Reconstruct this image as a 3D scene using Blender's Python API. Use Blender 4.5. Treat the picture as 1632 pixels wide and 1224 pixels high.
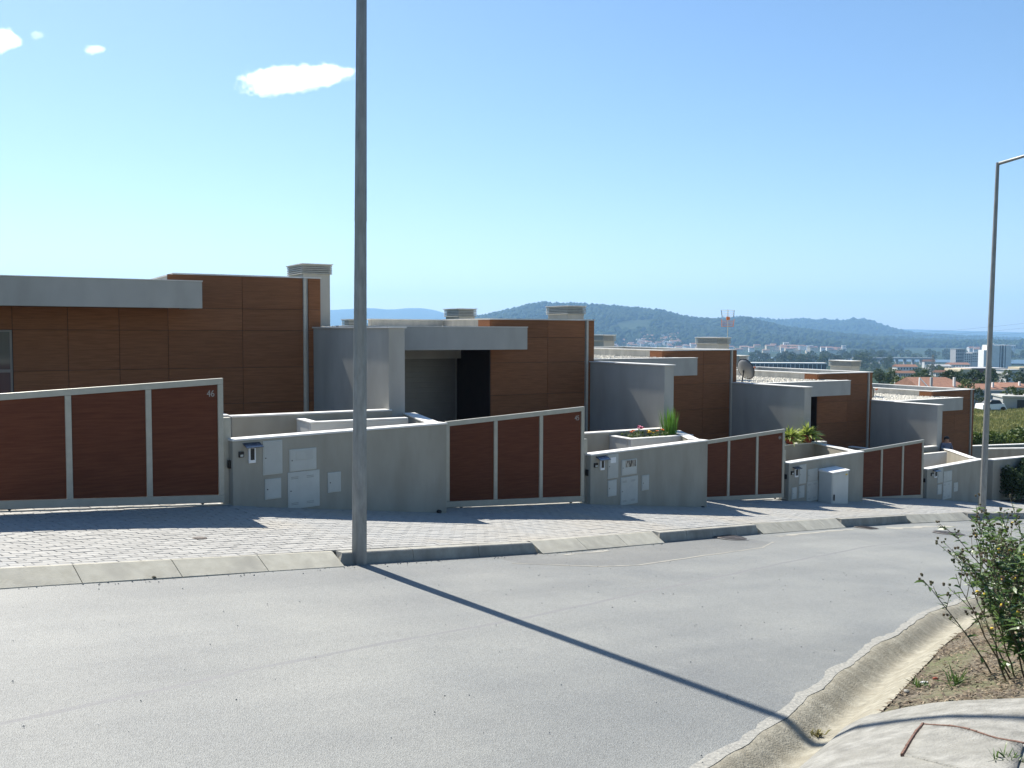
import bpy, bmesh, math, random
from mathutils import Vector, Matrix, noise as mnoise
R = math.radians
random.seed(7)
scene = bpy.context.scene
col = scene.collection
for o in list(bpy.data.objects):
    bpy.data.objects.remove(o)

# ------------------------------------------------------------------ camera
cam_d = bpy.data.cameras.new('camera'); cam = bpy.data.objects.new('camera', cam_d); col.objects.link(cam)
cam_d.sensor_width = 36.0; cam_d.sensor_fit = 'HORIZONTAL'
cam_d.lens = 36.0 * 1518.85 / 1632.0
cam_d.clip_start = 0.05; cam_d.clip_end = 40000
cam.matrix_world = Matrix.Rotation(R(90 - 3.166), 4, 'X') @ Matrix.Rotation(R(0.205), 4, 'Z')
scene.camera = cam

# ------------------------------------------------------------------ light
SUN_AZ, SUN_EL = 125.4, 47.5          # azimuth counter-clockwise from +X, elevation
world = bpy.data.worlds.new('World'); scene.world = world; world.use_nodes = True
wn = world.node_tree.nodes; wl_ = world.node_tree.links
sky = wn.new('ShaderNodeTexSky'); sky.sky_type = 'NISHITA'; sky.sun_disc = False
sky.sun_elevation = R(SUN_EL); sky.sun_rotation = R(90 - SUN_AZ)
sky.altitude = 60; sky.air_density = 1.0; sky.dust_density = 0.5; sky.ozone_density = 2.9
hsv = wn.new('ShaderNodeHueSaturation'); hsv.inputs['Saturation'].default_value = 1.13   # camera's vivid rendering of the blue
wl_.new(sky.outputs[0], hsv.inputs['Color']); wl_.new(hsv.outputs[0], wn['Background'].inputs[0]); wn['Background'].inputs[1].default_value = 0.074
sun_d = bpy.data.lights.new('sun', 'SUN'); sun_d.energy = 5.0; sun_d.angle = R(0.53); sun_d.color = (1.0, 0.95, 0.87)
sun = bpy.data.objects.new('sun', sun_d); col.objects.link(sun)
sv = Vector((math.cos(R(SUN_EL)) * math.cos(R(SUN_AZ)), math.cos(R(SUN_EL)) * math.sin(R(SUN_AZ)), math.sin(R(SUN_EL))))
sun.rotation_euler = sv.to_track_quat('Z', 'Y').to_euler()
scene.view_settings.view_transform = 'Standard'; scene.view_settings.look = 'None'
scene.view_settings.exposure = 1.0; scene.view_settings.gamma = 1.0
scene.view_settings.use_curve_mapping = False
scene.render.engine = 'CYCLES'
scene.cycles.volume_bounces = 5; scene.cycles.max_bounces = 10

# ------------------------------------------------------------------ materials
def M(name, c1, c2=None, scale=6.0, rough=0.8, stretch=(1, 1, 1), spec=0.35, metal=0.0, bump=0.0, bscale=80.0,
      c3=None, s3=0.6, w3=0.5, trans=0.0, bdist=0.01, detail=5.0):
    m = bpy.data.materials.new(name); m.use_nodes = True
    nt = m.node_tree; b = nt.nodes['Principled BSDF']
    b.inputs['Roughness'].default_value = rough; b.inputs['Metallic'].default_value = metal
    b.inputs['Specular IOR Level'].default_value = spec
    c1 = tuple(c1) + (1,)
    tc = nt.nodes.new('ShaderNodeTexCoord'); mp = nt.nodes.new('ShaderNodeMapping')
    mp.inputs['Scale'].default_value = stretch; nt.links.new(tc.outputs['Object'], mp.inputs['Vector'])
    src = None
    if c2 is not None:
        n = nt.nodes.new('ShaderNodeTexNoise'); n.inputs['Scale'].default_value = scale; n.inputs['Detail'].default_value = detail
        n.inputs['Roughness'].default_value = 0.62
        nt.links.new(mp.outputs[0], n.inputs['Vector'])
        r = nt.nodes.new('ShaderNodeValToRGB'); r.color_ramp.elements[0].position = 0.33; r.color_ramp.elements[1].position = 0.67
        r.color_ramp.elements[0].color = c1; r.color_ramp.elements[1].color = tuple(c2) + (1,)
        nt.links.new(n.outputs['Fac'], r.inputs[0]); src = r.outputs[0]
        if c3 is not None:
            n3 = nt.nodes.new('ShaderNodeTexNoise'); n3.inputs['Scale'].default_value = s3; n3.inputs['Detail'].default_value = 4
            mp3 = nt.nodes.new('ShaderNodeMapping'); mp3.inputs['Scale'].default_value = (1, 1, .3); nt.links.new(tc.outputs['Object'], mp3.inputs[0]); nt.links.new(mp3.outputs[0], n3.inputs['Vector'])
            r3 = nt.nodes.new('ShaderNodeMapRange'); r3.inputs[1].default_value = 0.45; r3.inputs[2].default_value = 0.7
            r3.inputs[3].default_value = 0; r3.inputs[4].default_value = w3
            nt.links.new(n3.outputs['Fac'], r3.inputs[0])
            mx = nt.nodes.new('ShaderNodeMix'); mx.data_type = 'RGBA'
            nt.links.new(r3.outputs[0], mx.inputs[0]); nt.links.new(src, mx.inputs[6]); mx.inputs[7].default_value = tuple(c3) + (1,)
            src = mx.outputs[2]
        nt.links.new(src, b.inputs['Base Color'])
    else:
        b.inputs['Base Color'].default_value = c1
    if bump:
        nb = nt.nodes.new('ShaderNodeTexNoise'); nb.inputs['Scale'].default_value = bscale; nb.inputs['Detail'].default_value = 4
        nt.links.new(mp.outputs[0], nb.inputs['Vector'])
        bp = nt.nodes.new('ShaderNodeBump'); bp.inputs['Strength'].default_value = bump; bp.inputs['Distance'].default_value = bdist
        nt.links.new(nb.outputs['Fac'], bp.inputs['Height']); nt.links.new(bp.outputs[0], b.inputs['Normal'])
    if trans:
        out = nt.nodes['Material Output']; tl = nt.nodes.new('ShaderNodeBsdfTranslucent'); ms = nt.nodes.new('ShaderNodeMixShader')
        ms.inputs[0].default_value = trans
        if src: nt.links.new(src, tl.inputs['Color'])
        else: tl.inputs['Color'].default_value = c1
        nt.links.new(b.outputs[0], ms.inputs[1]); nt.links.new(tl.outputs[0], ms.inputs[2]); nt.links.new(ms.outputs[0], out.inputs[0])
    return m

def vary(m, amount=0.25):
    """per-object brightness variation for alike pieces"""
    nt = m.node_tree; b = nt.nodes['Principled BSDF']; bc = b.inputs['Base Color']
    oi = nt.nodes.new('ShaderNodeObjectInfo'); mr = nt.nodes.new('ShaderNodeMapRange')
    mr.inputs[3].default_value = 1 - amount; mr.inputs[4].default_value = 1 + amount * 0.6
    nt.links.new(oi.outputs['Random'], mr.inputs[0])
    mp = [n for n in nt.nodes if n.type == 'MAPPING'][0]; of = nt.nodes.new('ShaderNodeMath'); of.operation = 'MULTIPLY'; of.inputs[1].default_value = 37.0
    nt.links.new(oi.outputs['Random'], of.inputs[0]); nt.links.new(of.outputs[0], mp.inputs['Location'])
    hs = nt.nodes.new('ShaderNodeHueSaturation'); nt.links.new(mr.outputs[0], hs.inputs['Value'])
    if bc.links: nt.links.new(bc.links[0].from_socket, hs.inputs['Color'])
    else: hs.inputs['Color'].default_value = bc.default_value
    nt.links.new(hs.outputs[0], bc)
    return m

MAT = {}
MAT['wood'] = vary(M('facade_wood', (0.190, 0.080, 0.036), (0.265, 0.117, 0.055), 5, 0.65, (0.5, 3, 9), 0.15, bump=0.08, bscale=30), 0.12)
MAT['gate_wood'] = vary(M('gate_wood', (0.098, 0.030, 0.015), (0.148, 0.049, 0.024), 5, 0.6, (0.6, 3, 9), 0.15, bump=0.06, bscale=30), 0.12)
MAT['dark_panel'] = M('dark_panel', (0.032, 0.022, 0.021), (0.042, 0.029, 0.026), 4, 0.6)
MAT['plaster'] = M('grey_plaster', (0.375, 0.37, 0.34), (0.415, 0.41, 0.375), 2.2, 0.9, (1, 1, 0.6), 0.2, bump=0.15, bscale=140, c3=(0.315, 0.308, 0.275), s3=1.8, w3=0.65)
MAT['wall_plaster'] = M('wall_plaster', (0.312, 0.292, 0.240), (0.362, 0.340, 0.282), 2.6, 0.92, (1, 1, 0.35), 0.2, bump=0.3, bscale=120, c3=(0.255, 0.238, 0.193), s3=2.2, w3=0.6)
MAT['white_plaster'] = M('white_plaster', (0.56, 0.55, 0.505), (0.62, 0.61, 0.565), 3, 0.9, bump=0.1, bscale=90, c3=(0.38, 0.37, 0.345), s3=1.2, w3=0.5)
MAT['coping'] = M('coping', (0.62, 0.61, 0.57), (0.72, 0.71, 0.67), 5, 0.75, c3=(0.5, 0.48, 0.43), s3=2, w3=0.5)
MAT['concrete'] = M('parapet_concrete', (0.38, 0.375, 0.345), (0.48, 0.475, 0.44), 3, 0.92, (3, 3, 0.7), 0.2, bump=0.15, bscale=60, c3=(0.26, 0.26, 0.25), s3=2.0, w3=0.5)
MAT['alu'] = M('aluminium_frame', (0.36, 0.35, 0.295), (0.42, 0.405, 0.345), 8, 0.45, metal=0.35, spec=0.5)
MAT['dark_metal'] = M('dark_metal', (0.03, 0.03, 0.032), rough=0.5, metal=0.4)
MAT['galv'] = M('galvanised_steel', (0.22, 0.225, 0.215), (0.34, 0.345, 0.33), 14, 0.55, (1, 1, 0.25), metal=0.45, spec=0.5, c3=(0.27, 0.26, 0.23), s3=3, w3=0.6)
MAT['louvre'] = M('louvre', (0.42, 0.40, 0.34), (0.50, 0.475, 0.40), 9, 0.6)
MAT['shutter'] = M('roller_shutter', (0.155, 0.151, 0.138), (0.18, 0.176, 0.161), 3, 0.42, spec=0.5, metal=0.2)
MAT['box'] = vary(M('meter_box', (0.45, 0.46, 0.42), (0.50, 0.51, 0.465), 5, 0.5, c3=(0.41, 0.40, 0.365), s3=4, w3=0.35), 0.08)
MAT['black'] = M('black_plastic', (0.012, 0.012, 0.013), rough=0.35)
MAT['hood'] = M('intercom_hood', (0.05, 0.08, 0.13), rough=0.25, metal=0.5, spec=0.6)  # blue is reflected sky put into the base colour
MAT['white'] = M('white_paint', (0.74, 0.74, 0.72), (0.80, 0.80, 0.78), 5, 0.6)
MAT['gravel'] = vary(M('roof_gravel', (0.52, 0.49, 0.41), (0.76, 0.72, 0.62), 30, 0.95), 0.1)
MAT['asphalt'] = None
MAT['paver'] = vary(M('paver', (0.275, 0.274, 0.258), (0.345, 0.343, 0.324), 9, 0.85, bump=0.25, bscale=90, c3=(0.36, 0.32, 0.25), s3=0.55, w3=0.6), 0.13)
MAT['sand'] = M('joint_sand', (0.05, 0.046, 0.038), (0.095, 0.088, 0.072), 40, 0.95)
MAT['kerb_up_shaded'] = vary(M('kerb_upright_shaded', (0.26, 0.25, 0.215), (0.35, 0.34, 0.295), 7, 0.9, bump=0.3, bscale=70, c3=(0.19, 0.182, 0.158), s3=2.5, w3=0.7), 0.10)  # shade on the upright stones' fronts put into the colour, with darker stains
MAT['kerb'] = vary(M('kerb_concrete', (0.41, 0.385, 0.305), (0.51, 0.485, 0.395), 7, 0.9, bump=0.3, bscale=70, c3=(0.31, 0.295, 0.25), s3=2.5, w3=0.6), 0.10)
MAT['gutter'] = M('gutter_concrete', (0.185, 0.172, 0.132), (0.335, 0.315, 0.25), 13, 0.95, bump=0.8, bscale=70, detail=9, c3=(0.22, 0.20, 0.15), s3=3.5, w3=0.7)
MAT['cement'] = M('cement_edge', (0.19, 0.19, 0.175), (0.345, 0.335, 0.295), 38, 0.95, bump=0.7, bscale=50, detail=8)
MAT['slab'] = M('bank_concrete', (0.175, 0.172, 0.155), (0.30, 0.295, 0.268), 9, 0.95, (1, 1, 1), 0.2, bump=0.9, bscale=70, detail=9, c3=(0.20, 0.195, 0.17), s3=2.2, w3=0.7)
MAT['soil'] = M('bank_soil', (0.085, 0.071, 0.052), (0.18, 0.153, 0.112), 14, 0.95, bump=0.9, bscale=40, bdist=0.03, c3=(0.10, 0.12, 0.045), s3=1.4, w3=0.7)
MAT['leaf'] = M('weed_leaf', (0.055, 0.11, 0.022), (0.13, 0.20, 0.05), 9, 0.42, spec=0.5, trans=0.4)
MAT['stem'] = M('weed_stem', (0.11, 0.07, 0.045), (0.07, 0.085, 0.035), 12, 0.7)
MAT['yellow'] = M('yellow_petal', (0.72, 0.50, 0.05), rough=0.6)
MAT['pink'] = M('pink_petal', (0.75, 0.20, 0.33), rough=0.6)
MAT['orange_petal'] = M('orange_petal', (0.65, 0.16, 0.03), rough=0.6)
MAT['terracotta'] = M('terracotta', (0.26, 0.065, 0.035), (0.33, 0.09, 0.05), 8, 0.8)
MAT['grass_leaf'] = M('grass_leaf', (0.075, 0.19, 0.02), (0.14, 0.30, 0.045), 6, 0.5, trans=0.35)
MAT['pot_leaf'] = M('variegated_leaf', (0.15, 0.25, 0.035), (0.48, 0.52, 0.15), 7, 0.45, trans=0.35)
MAT['ground_leaf'] = M('flowerbed_leaf', (0.05, 0.10, 0.02), (0.14, 0.17, 0.05), 9, 0.6, trans=0.25)
MAT['bark'] = M('bark', (0.09, 0.07, 0.05), (0.15, 0.12, 0.09), 10, 0.95)
for nm, a, b_ in (('tree_dark', (0.022, 0.045, 0.016), (0.055, 0.085, 0.028)), ('tree_mid', (0.038, 0.072, 0.020), (0.085, 0.125, 0.035)),
                  ('tree_light', (0.08, 0.115, 0.025), (0.15, 0.17, 0.045)), ('hedge', (0.045, 0.085, 0.016), (0.12, 0.16, 0.035))):
    MAT[nm] = M(nm, a, b_, 0.9 if nm != 'hedge' else 2.0, 0.6, spec=0.3, trans=0.2)
MAT['field'] = M('field_grass', (0.12, 0.145, 0.045), (0.21, 0.21, 0.08), 0.5, 0.95, (1, 2.5, 1), 0.1, bump=0.8, bscale=3.5, bdist=0.25, c3=(0.26, 0.22, 0.10), s3=0.10, w3=0.6)
MAT['terrain'] = M('terrain', (0.015, 0.030, 0.012), (0.034, 0.050, 0.020), 0.011, 0.95, spec=0.05, c3=(0.09, 0.085, 0.045), s3=0.0032, w3=0.25)
MAT['forest'] = M('forest', (0.011, 0.025, 0.011), (0.030, 0.048, 0.018), 0.012, 0.95, spec=0.05)
MAT['river'] = M('river_water', (0.05, 0.08, 0.10), rough=0.35, spec=0.5)
MAT['roof_tile'] = vary(M('clay_tiles', (0.20, 0.10, 0.065), (0.28, 0.15, 0.10), 3, 0.9), 0.2)
MAT['far_white'] = vary(M('far_white', (0.62, 0.61, 0.58), (0.72, 0.71, 0.68), 0.4, 0.9), 0.18)
MAT['far_cream'] = M('far_cream', (0.55, 0.46, 0.32), (0.62, 0.53, 0.38), 0.5, 0.9)
MAT['far_grey'] = M('far_grey', (0.32, 0.33, 0.33), (0.40, 0.40, 0.40), 0.5, 0.9)
MAT['far_brick'] = M('far_brick', (0.15, 0.065, 0.048), (0.20, 0.085, 0.06), 0.6, 0.9)
MAT['far_dark'] = M('far_dark', (0.035, 0.04, 0.045), rough=0.4)
MAT['skin'] = M('skin', (0.33, 0.19, 0.135), rough=0.6)
MAT['hair'] = M('hair', (0.010, 0.008, 0.008), rough=0.5)
MAT['shirt'] = M('shirt', (0.10, 0.115, 0.17), (0.14, 0.155, 0.21), 20, 0.9)
MAT['trousers'] = M('trousers', (0.03, 0.035, 0.06), rough=0.9)
MAT['antenna_orange'] = M('antenna_orange', (0.55, 0.16, 0.05), rough=0.5)
MAT['dish'] = M('dish', (0.20, 0.20, 0.195), (0.24, 0.24, 0.235), 3, 0.4, spec=0.5)
MAT['iron'] = M('cast_iron', (0.055, 0.05, 0.048), (0.10, 0.085, 0.075), 30, 0.6, metal=0.4, bump=0.4, bscale=60)
MAT['litter'] = M('dry_leaf', (0.18, 0.135, 0.085), (0.33, 0.27, 0.19), 12, 0.9, trans=0.15)
MAT['dry_grass'] = M('dry_grass', (0.20, 0.19, 0.075), (0.30, 0.26, 0.12), 3, 0.8, trans=0.2)
MAT['num'] = M('number_metal', (0.33, 0.32, 0.30), rough=0.4, metal=0.3)

def glass_mat(name, tint=(0.05, 0.07, 0.075)):
    m = M(name, tint, rough=0.06, spec=0.8); return m
MAT['glass'] = glass_mat('window_glass')

def asphalt_mat(name='asphalt', lo=(0.155, 0.158, 0.148), hi=(0.285, 0.289, 0.270)):
    m = bpy.data.materials.new(name); m.use_nodes = True; nt = m.node_tree; b = nt.nodes['Principled BSDF']
    tc = nt.nodes.new('ShaderNodeTexCoord')
    def noise(scale, det=3, rough=0.5):
        n = nt.nodes.new('ShaderNodeTexNoise'); n.inputs['Scale'].default_value = scale; n.inputs['Detail'].default_value = det
        n.inputs['Roughness'].default_value = rough; nt.links.new(tc.outputs['Object'], n.inputs['Vector']); return n
    def ramp(n, p0, p1, c0, c1):
        r = nt.nodes.new('ShaderNodeValToRGB'); e = r.color_ramp.elements
        e[0].position, e[1].position = p0, p1; e[0].color, e[1].color = c0 + (1,), c1 + (1,)
        nt.links.new(n, r.inputs[0]); return r
    vor = nt.nodes.new('ShaderNodeTexVoronoi'); vor.inputs['Scale'].default_value = 120; nt.links.new(tc.outputs['Object'], vor.inputs['Vector'])
    agg = ramp(vor.outputs['Color'], 0.0, 1.0, lo, hi)
    big = ramp(noise(0.45, 6, .6).outputs['Fac'], 0.33, 0.68, (0.80, 0.81, 0.83), (1.07, 1.06, 1.04))
    mx = nt.nodes.new('ShaderNodeMix'); mx.data_type = 'RGBA'; mx.blend_type = 'MULTIPLY'; mx.inputs[0].default_value = 1
    nt.links.new(agg.outputs[0], mx.inputs[6]); nt.links.new(big.outputs[0], mx.inputs[7])
    mpb = nt.nodes.new('ShaderNodeMapping'); mpb.vector_type = 'TEXTURE'; mpb.inputs['Rotation'].default_value = (0, 0, R(41)); mpb.inputs['Scale'].default_value = (12, 1.0, 1)
    nt.links.new(tc.outputs['Object'], mpb.inputs[0]); nb = noise(1.1, 3); nt.links.new(mpb.outputs[0], nb.inputs['Vector'])
    band = ramp(nb.outputs['Fac'], .36, .64, (.87, .875, .88), (1.04, 1.04, 1.03))
    mxb = nt.nodes.new('ShaderNodeMix'); mxb.data_type = 'RGBA'; mxb.blend_type = 'MULTIPLY'; mxb.inputs[0].default_value = 1
    nt.links.new(mx.outputs[2], mxb.inputs[6]); nt.links.new(band.outputs[0], mxb.inputs[7]); mx = mxb
    # dusty stains
    st = ramp(noise(2.3, 6, 0.65).outputs['Fac'], 0.60, 0.80, (0, 0, 0), (0.55, 0.55, 0.55))
    mx2 = nt.nodes.new('ShaderNodeMix'); mx2.data_type = 'RGBA'
    nt.links.new(st.outputs[0], mx2.inputs[0]); nt.links.new(mx.outputs[2], mx2.inputs[6]); mx2.inputs[7].default_value = (0.255, 0.255, 0.232, 1)
    nt.links.new(mx2.outputs[2], b.inputs['Base Color'])
    b.inputs['Roughness'].default_value = 0.62; b.inputs['Specular IOR Level'].default_value = 0.32
    bp = nt.nodes.new('ShaderNodeBump'); bp.inputs['Strength'].default_value = 0.55; bp.inputs['Distance'].default_value = 0.006
    nt.links.new(vor.outputs['Distance'], bp.inputs['Height']); nt.links.new(bp.outputs[0], b.inputs['Normal'])
    return m
MAT['asphalt'] = asphalt_mat(); MAT['asphalt_patch'] = asphalt_mat('asphalt_patch', (.135, .136, .126), (.245, .245, .228))

# ------------------------------------------------------------------ helpers
def tag(o, label=None, cat=None, group=None, kind=None):
    if label: o['label'] = label
    if cat: o['category'] = cat
    if group: o['group'] = group
    if kind: o['kind'] = kind
    return o
def empty(name, loc, yaw=0.0):
    o = bpy.data.objects.new(name, None); col.objects.link(o); o.location = loc; o.rotation_euler = (0, 0, R(yaw)); o.empty_display_size = 0.2
    return o
def link_mesh(name, me, mat, parent=None):
    o = bpy.data.objects.new(name, me); col.objects.link(o)
    if mat is not None and not me.materials:
        for m_ in (mat if isinstance(mat, (list, tuple)) else [mat]): me.materials.append(MAT[m_] if isinstance(m_, str) else m_)
    if parent is not None: o.parent = parent
    return o
def pyd(name, verts, faces, mat, parent=None, smooth=False, mi=None):
    me = bpy.data.meshes.new(name); me.from_pydata([tuple(v) for v in verts], [], faces); me.update()
    if smooth:
        for p in me.polygons: p.use_smooth = True
    o = link_mesh(name, me, mat, parent)
    if mi:
        for p, i in zip(me.polygons, mi): p.material_index = i
    return o
BF = [(0, 3, 2, 1), (4, 5, 6, 7), (0, 1, 5, 4), (1, 2, 6, 5), (2, 3, 7, 6), (3, 0, 4, 7)]
def hexa(name, pts, mat, parent=None, bevel=0.0):
    """eight corners: four bottom, four top"""
    me = bpy.data.meshes.new(name); me.from_pydata([tuple(p) for p in pts], [], BF)
    if bevel:
        bm = bmesh.new(); bm.from_mesh(me); bmesh.ops.recalc_face_normals(bm, faces=bm.faces)
        bmesh.ops.bevel(bm, geom=bm.edges[:], offset=bevel, segments=2, affect='EDGES', profile=0.5); bm.to_mesh(me); bm.free()
    me.update()
    return link_mesh(name, me, mat, parent)
def box(name, u0, u1, v0, v1, z0, z1, mat, parent=None, bevel=0.0):
    return hexa(name, [(u0, v0, z0), (u1, v0, z0), (u1, v1, z0), (u0, v1, z0), (u0, v0, z1), (u1, v0, z1), (u1, v1, z1), (u0, v1, z1)], mat, parent, bevel)
class MB:
    def __init__(s): s.v = []; s.f = []; s.m = []
    def quad(s, a, b, c, d, mi=0):
        i = len(s.v); s.v += [a, b, c, d]; s.f.append((i, i + 1, i + 2, i + 3)); s.m.append(mi)
    def tri(s, a, b, c, mi=0):
        i = len(s.v); s.v += [a, b, c]; s.f.append((i, i + 1, i + 2)); s.m.append(mi)
    def hex(s, p, mi=0):
        i = len(s.v); s.v += list(p); s.f += [tuple(i + k for k in f) for f in BF]; s.m += [mi] * 6
    def box(s, u0, u1, v0, v1, z0, z1, mi=0):
        s.hex([(u0, v0, z0), (u1, v0, z0), (u1, v1, z0), (u0, v1, z0), (u0, v0, z1), (u1, v0, z1), (u1, v1, z1), (u0, v1, z1)], mi)
    def tube(s, a, b, ra, rb, n=6, mi=0, cap=True):
        a, b = Vector(a), Vector(b); d = (b - a)
        if d.length < 1e-6: return
        d.normalize(); x = d.orthogonal().normalized(); y = d.cross(x); i = len(s.v)
        for c, r in ((a, ra), (b, rb)):
            for k in range(n):
                t = 2 * math.pi * k / n; s.v.append(c + x * (r * math.cos(t)) + y * (r * math.sin(t)))
        for k in range(n):
            k2 = (k + 1) % n; s.f.append((i + k, i + k2, i + n + k2, i + n + k)); s.m.append(mi)
        if cap:
            s.f.append(tuple(i + k for k in range(n))[::-1]); s.f.append(tuple(i + n + k for k in range(n))); s.m += [mi, mi]
    def build(s, name, mat, parent=None, smooth=False):
        return pyd(name, s.v, s.f, mat, parent, smooth, s.m if any(s.m) else None)
def lerp_tab(tab, x):
    if x <= tab[0][0]:
        (x0, y0), (x1, y1) = tab[0], tab[1]
    elif x >= tab[-1][0]:
        (x0, y0), (x1, y1) = tab[-2], tab[-1]
    else:
        for (x0, y0), (x1, y1) in zip(tab, tab[1:]):
            if x0 <= x <= x1: break
    return y0 + (y1 - y0) * (x - x0) / (x1 - x0)
def clamp_tab(tab, x): return lerp_tab(tab, min(max(x, tab[0][0]), tab[-1][0]))
def sm(x): x = max(0.0, min(1.0, x)); return x * x * (3 - 2 * x)
def copy_tree(o, parent=None):
    c = o.copy(); col.objects.link(c)
    if parent is not None: c.parent = parent
    for ch in [q for q in bpy.data.objects if q.parent == o]: copy_tree(ch, c)
    return c

# ------------------------------------------------------------------ street coordinates: s along the street, t across it (towards the viewer)
D2 = (math.cos(R(43.4)), math.sin(R(43.4))); N2 = (D2[1], -D2[0]); O2 = (-3.949, 13.407)
SLOPE, Z00 = -0.116, -2.535
def st2xy(s, t): return (O2[0] + s * D2[0] + t * N2[0], O2[1] + s * D2[1] + t * N2[1])
def xy2st(x, y): return ((x - O2[0]) * D2[0] + (y - O2[1]) * D2[1], (x - O2[0]) * N2[0] + (y - O2[1]) * N2[1])
KT = [(-14, 3.5), (-3.9, 3.25), (-0.04, 3.20), (2.93, 3.16), (6.05, 2.87), (9.55, 2.54), (13.3, 2.29), (17.0, 2.14), (20.8, 2.13), (24.5, 2.32), (29, 2.9), (36, 4.6), (46, 8.0)]
BACK = [(-14, -1.0), (-7.2, -1.85), (-3.3, -2.33), (0, -2.486), (3.86, -3.084), (7.27, -3.31), (11.04, -3.843), (15.35, -4.297), (19.1, -4.751), (23.19, -5.139), (27.05, -5.711), (33, -6.25), (46, -7.2)]
NT = [(-16, 12.9), (-8, 11.1), (-2.10, 9.49), (-0.99, 9.24), (1.93, 8.50), (4.41, 7.97), (6.76, 7.70), (13.9, 7.2), (20, 7.1), (27, 7.7), (36, 10.2), (46, 14.0)]
def tk(s): return lerp_tab(KT, s)
def tn(s): return lerp_tab(NT, s)
def zk(s): return SLOPE * s + Z00 - 0.02 * tk(s)
def zpav(s, t):
    if t <= 0: return lerp_tab(BACK, s)
    f = min(1.0, t / tk(s)); return lerp_tab(BACK, s) * (1 - f) + zk(s) * f
def zroad(s, t): return SLOPE * s + Z00 - 0.27 + 0.02 * t

# ---- road
SEAM = [(-14, 8.9), (-7.4, 7.5), (-5, 7.0), (-3.3, 6.65), (-1.8, 6.42), (-.4, 6.25), (2.6, 5.7), (6, 5.1), (10, 4.45), (14, 4.1), (20, 4.4), (46, 11)]
PATCH = [(1.9, 3.75), (2.4, 4.05), (2.9, 4.35), (3.6, 4.45), (4.6, 4.30), (6.0, 4.10), (7.6, 3.85), (8.6, 3.45)]
def road():
    S = [-14 + 0.1 * i for i in range(601)]; V = []; F = []; MI = []
    for i, s in enumerate(S):
        e = 0.035 * mnoise.noise((s * 2.1, 0.3, 0)) + 0.02 * mnoise.noise((s * 6.0, 1.3, 0))
        t0, t1 = tk(s) - .02, tn(s) + e; c = lerp_tab(SEAM, s) + .02 * mnoise.noise((s * 1.7, 3, 3)); w = .055 + .035 * mnoise.noise((s * 2.3, 7, 3))
        pt = lerp_tab(PATCH, s) if 1.9 <= s <= 8.6 else (t0 + c) / 2; pt = min(pt, c - .3)
        ts = [t0 + (pt - t0) * k / 4 for k in range(5)] + [pt + (c - w / 2 - pt) * k / 4 for k in range(1, 5)] + [c + w / 2 + (t1 - c - w / 2) * k / 8 for k in range(9)]
        ts.append(t1 + .03); ts[-2] = t1 - max(.008, .05 + .05 * mnoise.noise((s * 1.9, 2, 0)) + .03 * mnoise.noise((s * 7, 5, 0)))
        for t in ts:
            x, y = st2xy(s, t); V.append((x, y, zroad(s, t) + 0.008 * mnoise.noise((x * 0.6, y * 0.6, 2))))
    n = 19
    for i in range(len(S) - 1):
        for j in range(n - 1): F.append((i * n + j, i * n + j + 1, (i + 1) * n + j + 1, (i + 1) * n + j)); MI.append(2 if j == 17 else 3 if j < 4 and 1.95 < S[i] < 8.5 else 1 if j == 8 and -9 < S[i] < 13 else 0)
    r = pyd('road', V, F, ['asphalt', 'seam', 'cement', 'asphalt_patch'], None, True, MI); r['kind'] = 'structure'
    return r
MAT['seam'] = M('asphalt_seam', (0.15, 0.15, 0.147), (0.225, 0.225, 0.218), 90, 0.7, spec=.3, bump=.4, bscale=150)
ROAD = road()
# paving joint along the middle of the road and pale cement seams, as thin sheets lying on the asphalt
def strip(name, pts, w, mat, lift, parent, zf, seed=0, jag=0.4):
    V = []; F = []; m = len(pts); q = []
    for k in range(m - 1):
        for a in range(6):
            f = a / 6.0; q.append((pts[k][0] * (1 - f) + pts[k + 1][0] * f, pts[k][1] * (1 - f) + pts[k + 1][1] * f))
    q.append(pts[-1])
    for k, (s, t) in enumerate(q):
        a = q[max(0, k - 1)]; b = q[min(len(q) - 1, k + 1)]; d = Vector((b[0] - a[0], b[1] - a[1])).normalized(); nn = Vector((-d.y, d.x))
        wk = w * (1 + jag * mnoise.noise((s * 5, t * 5, seed)) * 2)
        jx = 0.5 * w * mnoise.noise((s * 3, t * 3, seed + 5))
        for sg in (-1, 1):
            ss, tt = s + nn.x * (wk * 0.5 * sg + jx), t + nn.y * (wk * 0.5 * sg + jx)
            x, y = st2xy(ss, tt); V.append((x, y, zf(ss, tt) + lift))
    for k in range(len(q) - 1): F.append((2 * k, 2 * k + 1, 2 * k + 3, 2 * k + 2))
    return pyd(name, V, F, mat, parent)
MAT['cement_seam'] = M('cement_seam', (0.27, 0.26, 0.225), (0.36, 0.345, 0.30), 45, 0.95, bump=.4, bscale=90)
def zrd(s, t):
    x, y = st2xy(s, t); return zroad(s, t) + 0.008 * mnoise.noise((x * 0.6, y * 0.6, 2))
strip('cement_seam', [(1.9, 3.75), (2.4, 4.05), (2.9, 4.35), (3.6, 4.45), (4.6, 4.30), (6.0, 4.10), (7.6, 3.85), (8.6, 3.45)], 0.035, 'cement_seam', 0.0035, ROAD, zrd, 2, 0.7)
strip('cement_seam', [(3.2, 3.42), (3.7, 3.36), (4.3, 3.30)], 0.06, 'cement_seam', 0.0035, ROAD, zrd, 3, 0.8)
strip('cement_seam', [(9.6, 2.95), (10.6, 2.85), (11.8, 2.72), (13.2, 2.62)], 0.10, 'cement_seam', 0.0035, ROAD, zrd, 4, 0.8)
strip('cement_seam', [(14.6, 2.75), (15.6, 2.78), (16.8, 2.80), (17.8, 2.95)], 0.22, 'cement_seam', 0.0035, ROAD, zrd, 6, 0.9)

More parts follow.
